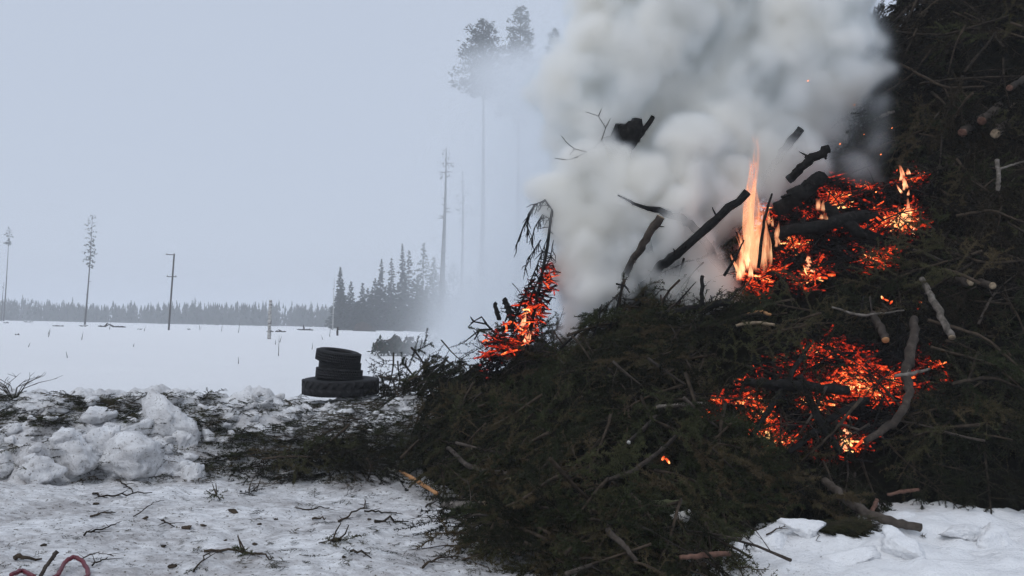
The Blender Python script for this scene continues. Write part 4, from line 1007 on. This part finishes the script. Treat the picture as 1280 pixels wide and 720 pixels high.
# the far forest: one mass along the horizon
Vf = []
for i in range(3200):
    px = rng.uniform(-420, 1900); Y = rng.uniform(385, 470); p = P(px, 405, Y); X = p[0]
    b = ground_z(X, Y) - .2; h = rng.uniform(7.0, 10.0) + 1.5 * vnoise(X * .02, 0, 0, 5) + (rng.random() < .025) * rng.uniform(1.0, 4)
    wd = rng.uniform(1.4, 2.6); n = 18; u = rng.random(n) ** .8; a = rng.uniform(0, 6.28, n)
    rr = wd * ((1 - u) ** .7 if i % 2 else np.sqrt(1 - u * u) * 1.1) * rng.uniform(.3, 1.05, n); h *= 1.0 if i % 2 else .9
    c = np.stack([X + rr * np.cos(a), Y + rr * np.sin(a), b + h * u], 1)
    sx = (1 - u * .7)[:, None] * rng.uniform(.7, 1.5, (n, 1))
    dd = np.stack([np.cos(a), np.sin(a), np.full(n, -.3)], 1); e2 = np.cross(dd, [0, 0, 1.0])
    Vf.append(np.stack([c - e2 * sx * .9 - [0, 0, .5], c + e2 * sx * .9 - [0, 0, .5], c + [0, 0, 1.4] - dd * .3], 1).reshape(-1, 3))
    s_ = .22; Vf.append(np.array([[X - s_, Y, b], [X + s_, Y, b], [X, Y, b + h * .95]]))
V = np.vstack(Vf)
ff = link(bpy.data.objects.new('far_forest', mesh_from('far_forest', V, [np.arange(len(V)).reshape(-1, 3)], MATS['forest_mix'])))
tag(ff, 'hazy low forest along the far edge of the snow field', 'forest', None, 'stuff')

# utility pole
b = base_at(211, 110); hh = top_h(216, 317, 110); root = empty('utility_pole', b)
mb = MB(); mb.tube([(0, 0, -.3), (.17, 0, hh * .5), (.34, 0, hh)], [.12, .11, .10], 9); mb.build('pole', MATS['pole_wood'], root, True)
for z, x0, x1, yy in [(hh - .15, -.95, .12, 0), (hh * .70, -.65, .55, 0)]:
    lx = .34 * z / hh; mb = MB(); mb.tube([(lx + x0, -.16, z), (lx + x1, -.16, z)], .05, 4); mb.build('crossarm', MATS['pole_wood'], root)
    for xi in (x0 + .08, x1 - .08):
        mb = MB(); mb.tube([(lx + xi, -.16, z + .03), (lx + xi, -.16, z + .12), (lx + xi, -.16, z + .2)], [.05, .07, .03], 8); mb.build('insulator', MATS['porcelain'], root, True)
tag(root, 'wooden utility pole with two short crossarms in the field', 'pole')
# broken birch stump and small field things
log('birch_stump', [base_at(337,58), P(337.5,393,58), P(338,375,58)], [.12,.11,.10], 'birch_bark', 'pale broken birch trunk standing in the field', 'stump', None, 'birch_bark', 2)
log('dark_stump', [base_at(422,85), P(422,414,85), P(422,409,85)], [.10,.10,.09], 'twig_bark', 'small dark stump in the field near the spruce stand', 'stump')
for px, y0, y1, dx in [(348,445,419,1),(412,421,409,1),(277,414,404,1),(298,416,402,2),(250,412,405,-1),(390,437,428,1),(298,455,446,0),(60,418,410,3),(35,434,428,3),(102,425,414,2),(137,412,402,1),(180,414,408,2)] + [(float(rng.uniform(0, 560)), float(y_), float(y_ - rng.uniform(4, 9)), float(rng.uniform(-3, 3))) for y_ in rng.uniform(411, 450, 9)]:
    p = ground_hit(px, y0); log('dry_stem', [p + np.array([0, 0, -.05]), (p + P(px + dx, y1, p[1])) / 2, P(px + dx, y1, p[1])], [.011 * p[1] / 30 + .003, .007 * p[1] / 30 + .002, .003], 'twig_bark', 'thin dry stem standing in the snow field', 'stem', None, 'cut_wood', 3, 5, group='dry stems in the field')
for px, py, wpx in [(73,408,14),(105,408,9),(230,405,10),(137,409,22),(22,419,6),(175,412,5),(235,412,6),(345,415,18),(385,413,18),(7,404,8),(36,403,9)]:
    p = ground_hit(px, py); s_ = wpx / F * p[1] * .5; mb = MB()
    for _ in range(9):
        a = rng.uniform(-s_, s_); l = rng.uniform(.3, .9) * s_; d = rng.normal(size=3) * [1, .5, .35]; d[2] = abs(d[2]); d /= np.linalg.norm(d)
        mb.tube([(a, rng.normal(0, .1), 0), np.array([a, 0, .05]) + d * l * .5, np.array([a, 0, 0]) + d * l], [s_ * .12, s_ * .10, s_ * .03], 5, .2)
    o = mb.build('slash_heap', MATS['twig_bark']); o.location = p; tag(o, 'low dark scrap of logging slash in the snow field', 'slash', 'slash scraps in the field')
# bush at the left edge
root = empty('bare_bush', ground_hit(18, 497)); mb = MB()
for i in range(13):
    a = rng.uniform(-1.2, 1.2); l = rng.uniform(.25, .5); pts = [(0, 0, -.05)]
    for s_ in (.4, .75, 1): pts.append((math.sin(a) * l * s_ * 1.1, rng.normal(0, .08), l * s_ * (1.05 - .35 * s_) * math.cos(a * .7)))
    mb.tube(pts, [.007, .005, .004, .002], 4)
    for _ in range(3):
        q = np.array(pts[rng.integers(1, 4)]); d = np.array([math.sin(a) + rng.normal(0, .6), rng.normal(0, .4), .5]); mb.tube([q, q + d * l * .25], [.003, .0015], 3)
mb.build('stem', MATS['twig_bark'], root); tag(root, 'low bare bush in the field behind the snow bank', 'bush')
# brush heaps further back
def brush_heap(name, px0, px1, pyb, pyt, Y, label, n, seed, mat='twig_bark'):
    r2 = np.random.default_rng(seed); a = P(px0, pyb, Y); b = P(px1, pyb, Y); wd = b[0] - a[0]; h = P((px0 + px1) / 2, pyt, Y)[2] - a[2]
    g0 = ground_z((a[0] + b[0]) / 2, Y); root = empty(name, ((a[0] + b[0]) / 2, Y, g0)); st = MB(); V = []
    for i in range(n):
        x0 = r2.uniform(-.5, .5) * wd; arc = r2.uniform(.25, .6) * wd * r2.choice([-1, 1]); hh = h * r2.uniform(.5, 1.05) * (1 - (abs(x0) / wd) ** 2)
        t = np.linspace(0, 1, 7); c = np.stack([x0 + arc * t * .6, r2.normal(0, wd * .18) + .2 * t, hh * np.sin(np.pi * (.1 + .8 * t)) ** .8], 1)
        st.tube(c, np.linspace(.03, .012, 7), 4)
        m_ = 46; k = r2.random(m_); ctr = np.stack([np.interp(k, t, c[:, j]) for j in range(3)], 1) + r2.normal(size=(m_, 3)) * .07 + [0, 0, -.1]
        e1 = r2.normal(size=(m_, 3)) * [.5, .5, 1]; e1 /= np.linalg.norm(e1, axis=1)[:, None]; e2 = np.cross(e1, r2.normal(size=(m_, 3))); s_ = r2.uniform(.06, .14, (m_, 1))
        V.append(np.stack([ctr - e1 * s_, ctr + e2 * s_ * .25, ctr + e1 * s_, ctr - e2 * s_ * .25], 1).reshape(-1, 3))
    st.build('stem', MATS[mat], root); V = np.vstack(V); link(bpy.data.objects.new('needles', mesh_from('needles', V, [np.arange(len(V)).reshape(-1, 4)], MATS['far_needles'])), root)
    return tag(root, label, 'brush heap')
brush_heap('brush_heap', 476, 530, 421, 397, 33, 'small heap of arching spruce brush lying in the field', 26, 1)
brush_heap('brush_heap', 526, 560, 420, 402, 34, 'low brush heap behind the arching one, in blue smoke', 22, 2)
brush_heap('brush_heap', 548, 612, 422, 384, 30, 'bigger brush heap in thick blue smoke beside the burning one', 40, 3)
mb = MB(); p = ground_hit(456, 414); s_ = 14 / F * p[1]
V = np.array([(-1, -.5, -.1), (1, -.5, -.1), (1, .6, -.1), (-1, .6, -.1), (-.85, -.2, .55), (-.35, 0, .85), (.2, .05, .7), (.8, 0, .3)]) * s_
mb.raw(V, [(0, 4, 3), (1, 2, 7), (4, 5, 3), (5, 6, 3), (6, 7, 2), (6, 2, 3)], [(0, 1, 7, 6), (0, 6, 5, 4), (0, 3, 2, 1)])
o = mb.build('soil_heap', MATS['pole_wood']); o.location = p; tag(o, 'small grey soil heap in the field before the stand', 'heap')

# ------------------------------------------------------------------ smoke (voxel volumes made by geometry nodes)
def voxel_volume(name, lo, hi, res, dens, mat, label):
    """dens: array (nx,ny,nz); stored on a point cloud that a geometry-nodes Volume Cube reads back voxel by voxel"""
    nx, ny, nz = res; lo = np.array(lo, float); hi = np.array(hi, float)
    gx, gy, gz = np.meshgrid(np.linspace(lo[0], hi[0], nx), np.linspace(lo[1], hi[1], ny), np.linspace(lo[2], hi[2], nz), indexing='ij')
    V = np.stack([gx, gy, gz], -1).reshape(-1, 3)
    me = mesh_from(name, V, [], mat, attrs={'d': dens.ravel()})
    ob = link(bpy.data.objects.new(name, me))
    ng = bpy.data.node_groups.new(name + '_volume', 'GeometryNodeTree')
    ng.interface.new_socket('Geometry', in_out='INPUT', socket_type='NodeSocketGeometry'); ng.interface.new_socket('Geometry', in_out='OUTPUT', socket_type='NodeSocketGeometry')
    L = ng.links.new; gi = ng.nodes.new('NodeGroupInput'); go = ng.nodes.new('NodeGroupOutput')
    vc = ng.nodes.new('GeometryNodeVolumeCube'); pos = ng.nodes.new('GeometryNodeInputPosition')
    vc.inputs['Min'].default_value = lo; vc.inputs['Max'].default_value = hi
    for a, r_ in zip('XYZ', res): vc.inputs['Resolution ' + a].default_value = r_
    sep = ng.nodes.new('ShaderNodeSeparateXYZ'); L(pos.outputs[0], sep.inputs[0]); terms = []
    for k, (stride, n_) in enumerate(((ny * nz, nx), (nz, ny), (1, nz))):
        m1 = ng.nodes.new('ShaderNodeMapRange'); L(sep.outputs[k], m1.inputs['Value'])
        m1.inputs['From Min'].default_value = lo[k]; m1.inputs['From Max'].default_value = hi[k]; m1.inputs['To Min'].default_value = 0; m1.inputs['To Max'].default_value = n_ - 1
        r_ = ng.nodes.new('ShaderNodeMath'); r_.operation = 'ROUND'; L(m1.outputs[0], r_.inputs[0])
        m2 = ng.nodes.new('ShaderNodeMath'); m2.operation = 'MULTIPLY'; m2.inputs[1].default_value = stride; L(r_.outputs[0], m2.inputs[0]); terms.append(m2)
    a1 = ng.nodes.new('ShaderNodeMath'); L(terms[0].outputs[0], a1.inputs[0]); L(terms[1].outputs[0], a1.inputs[1])
    a2 = ng.nodes.new('ShaderNodeMath'); L(a1.outputs[0], a2.inputs[0]); L(terms[2].outputs[0], a2.inputs[1])
    na = ng.nodes.new('GeometryNodeInputNamedAttribute'); na.data_type = 'FLOAT'; na.inputs['Name'].default_value = 'd'
    si = ng.nodes.new('GeometryNodeSampleIndex'); si.data_type = 'FLOAT'; si.domain = 'POINT'; si.clamp = True
    L(gi.outputs[0], si.inputs['Geometry']); L(na.outputs[0], si.inputs['Value']); L(a2.outputs[0], si.inputs['Index'])
    L(si.outputs[0], vc.inputs['Density'])
    sm = ng.nodes.new('GeometryNodeSetMaterial'); sm.inputs['Material'].default_value = mat; L(vc.outputs[0], sm.inputs[0]); L(sm.outputs[0], go.inputs[0])
    md = ob.modifiers.new('volume', 'NODES'); md.node_group = ng
    return tag(ob, label, 'smoke', None, 'stuff')

SMOKE_POLY = [(690,440),(688,395),(700,330),(688,262),(700,215),(690,175),(668,140),(664,95),(700,60),(735,10),(690,-120),(640,-300),(1010,-300),(1085,-120),(1092,0),(1095,70),(1082,130),(1075,200),(1010,215),(985,240),(930,270),(905,330),(900,385),(850,395),(800,360),(760,375),(730,415)]
def build_smoke():
    r2 = np.random.default_rng(11)
    lo = np.array([0.0, 9.2, 1.2]); hi = np.array([4.75, 12.2, 7.6]); vs = 0.037
    res = tuple(int(round(v)) for v in (hi - lo) / vs)
    ax_ = [np.linspace(lo[k], hi[k], res[k]) for k in range(3)]
    D = np.zeros(res, np.float32)
    def put(c, r, soft, amt):
        i0 = [max(0, int((c[k] - r - lo[k]) / vs)) for k in range(3)]; i1 = [min(res[k], int((c[k] + r - lo[k]) / vs) + 2) for k in range(3)]
        if any(a >= b for a, b in zip(i0, i1)): return
        x, y, z = [ax_[k][i0[k]:i1[k]] - c[k] for k in range(3)]
        d = np.sqrt(x[:, None, None] ** 2 + y[None, :, None] ** 2 + z[None, None, :] ** 2)
        v = np.clip((r - d) / (soft * r), 0, 1) * amt
        s = D[i0[0]:i1[0], i0[1]:i1[1], i0[2]:i1[2]]; np.maximum(s, v, out=s)
    poly = np.array(SMOKE_POLY); plo, phi = poly.min(0), poly.max(0); n = 0
    while n < 190:
        q = r2.uniform(plo, phi)
        r = r2.uniform(.22, .52) if q[1] > 150 else r2.uniform(.32, .68)
        rp = r * F / 10.4
        ring = q[None] + .85 * rp * np.stack([np.cos(np.arange(8) * .785), np.sin(np.arange(8) * .785)], 1)
        if not inpoly(q[None], SMOKE_POLY)[0] or inpoly(ring, SMOKE_POLY).mean() < .8: continue
        Y = max(r2.uniform(9.9, 11.2) if q[1] < 330 else r2.uniform(9.75, 10.6), 9.6 + 1.35 * r if q[0] > 860 else 0)
        c = P(q[0], q[1], Y); put(c, r, .18, r2.uniform(.45, 1.0)); n += 1
        for _ in range(16):
            d = r2.normal(size=3); d /= np.linalg.norm(d); rc = r * r2.uniform(.22, .5); put(c + d * r * .85, rc, .25, r2.uniform(.45, 1.0))
    for px_, py_, Y_, r_ in [(716,108,10.2,.46),(704,142,10.1,.30),(775,45,10.3,.50),(735,238,10.0,.34),(722,268,10.0,.30),(738,330,9.95,.34),(735,395,9.9,.30),(752,372,9.8,.32),(765,345,9.75,.30),(792,322,9.75,.34),(850,368,9.65,.24),(884,345,9.65,.28),(760,258,9.8,.36),(805,232,9.8,.34),(755,205,9.9,.30),(850,290,9.7,.36),(742,425,9.95,.20),(790,280,9.75,.30),(735,292,9.9,.26),(712,352,10.0,.2),(880,250,9.8,.34),(860,190,9.85,.36)]:
        c = P(px_, py_, Y_); put(c, r_, .16, 1.0)
        for _ in range(22):
            d = r2.normal(size=3); d /= np.linalg.norm(d); put(c + d * r_ * .88, r_ * r2.uniform(.2, .42), .25, 1.0)
    for _ in range(60):                                              # torn thin fringe on the left
        q = np.array([r2.uniform(668, 720), r2.uniform(-40, 430)]); put(P(q[0], q[1], r2.uniform(9.9, 10.6)), r2.uniform(.12, .30), .95, r2.uniform(.01, .07))
    # thin blue edge on the right
    for _ in range(75):
        q = np.array([r2.uniform(1035, 1105), r2.uniform(-110, 225)]); put(P(q[0], q[1], r2.uniform(9.7, 10.3)), r2.uniform(.12, .26), .95, r2.uniform(.03, .16))
    X, Y, Z = np.meshgrid(*ax_, indexing='ij')
    nz = fbm(X * 2.3, Y * 2.3, Z * 2.0, 5, 5, .6)
    wx = (fbm(X * 1.6, Y * 1.6, Z * 1.6, 3, 25) * 5).round().astype(int); wz = (fbm(X * 1.6 + 9, Y * 1.6, Z * 1.6, 3, 35) * 5).round().astype(int)
    I, J, K = np.meshgrid(*[np.arange(r_) for r_ in res], indexing='ij')
    D = D[np.clip(I + wx, 0, res[0] - 1), J, np.clip(K + wz, 0, res[2] - 1)]
    D = D * np.clip(.62 + .95 * nz, .04, 1.6)
    for _ in range(1):
        for a in range(3): D = (np.roll(D, 1, a) + 2 * D + np.roll(D, -1, a)) / 4
    top = 1 - sstep(6.6, 7.5, Z); D = D * top
    D[[0, -1]] = 0; D[:, [0, -1]] = 0; D[:, :, [0, -1]] = 0
    return lo, hi, res, D
lo, hi, res, D = build_smoke()
voxel_volume('smoke_plume', lo, hi, res, D, MATS['smoke_dense'], 'thick grey white smoke billowing up from the burning heap')

def build_veil():
    lo = np.array([-8.0, 13.5, 0.3]); hi = np.array([6.0, 30.0, 14.5]); res = (70, 66, 71)
    ax_ = [np.linspace(lo[k], hi[k], res[k]) for k in range(3)]
    X, Y, Z = np.meshgrid(*ax_, indexing='ij')
    q = proj(np.stack([X, Y, Z], -1).reshape(-1, 3)).reshape(res + (2,))
    ang = X / Y                                                     # bearing of the drift from the fire
    body = np.where(ang < .03, np.exp(-((ang - .03) / .09) ** 2), 1 - sstep(.12, .2, ang))
    hgt = (Z - 1.6) / Y
    body = body * (1 - .88 * sstep(.285, .335, hgt))
    low = np.exp(-((ang + .045) / .035) ** 2) * np.exp(-np.clip(hgt + .02, 0, 9) / .05) * 1.3
    nz = fbm(X * .35, Y * .3, Z * .3, 4, 55)
    D = (body * np.clip(.9 + .55 * nz, .3, 1.6) + low * 1.1) * .25
    edge = np.ones(res)
    for k, c in enumerate((X, Y, Z)):
        edge = edge * sstep(lo[k], lo[k] + 1.5 if k < 2 else lo[k] + .3, c) * (1 - sstep(hi[k] - 1.5, hi[k], c))
    return lo, hi, res, (D * edge).astype(np.float32)
lo, hi, res, D = build_veil()
voxel_volume('smoke_veil', lo, hi, res, D, MATS['smoke_thin'], 'thin bluish smoke drifting over the trees behind the heap')

# ------------------------------------------------------------------ haze
mb = MB(); x0, x1, y0, y1, z0, z1 = -2300, 2300, -100, 2300, -3, 34
mb.raw([(x0, y0, z0), (x1, y0, z0), (x1, y1, z0), (x0, y1, z0), (x0, y0, z1), (x1, y0, z1), (x1, y1, z1), (x0, y1, z1)], None,
       [(3, 2, 1, 0), (4, 5, 6, 7), (0, 1, 5, 4), (1, 2, 6, 5), (2, 3, 7, 6), (3, 0, 4, 7)])
hz = mb.build('haze', MATS['haze']); tag(hz, 'pale winter haze over the whole field', 'haze', None, 'stuff')
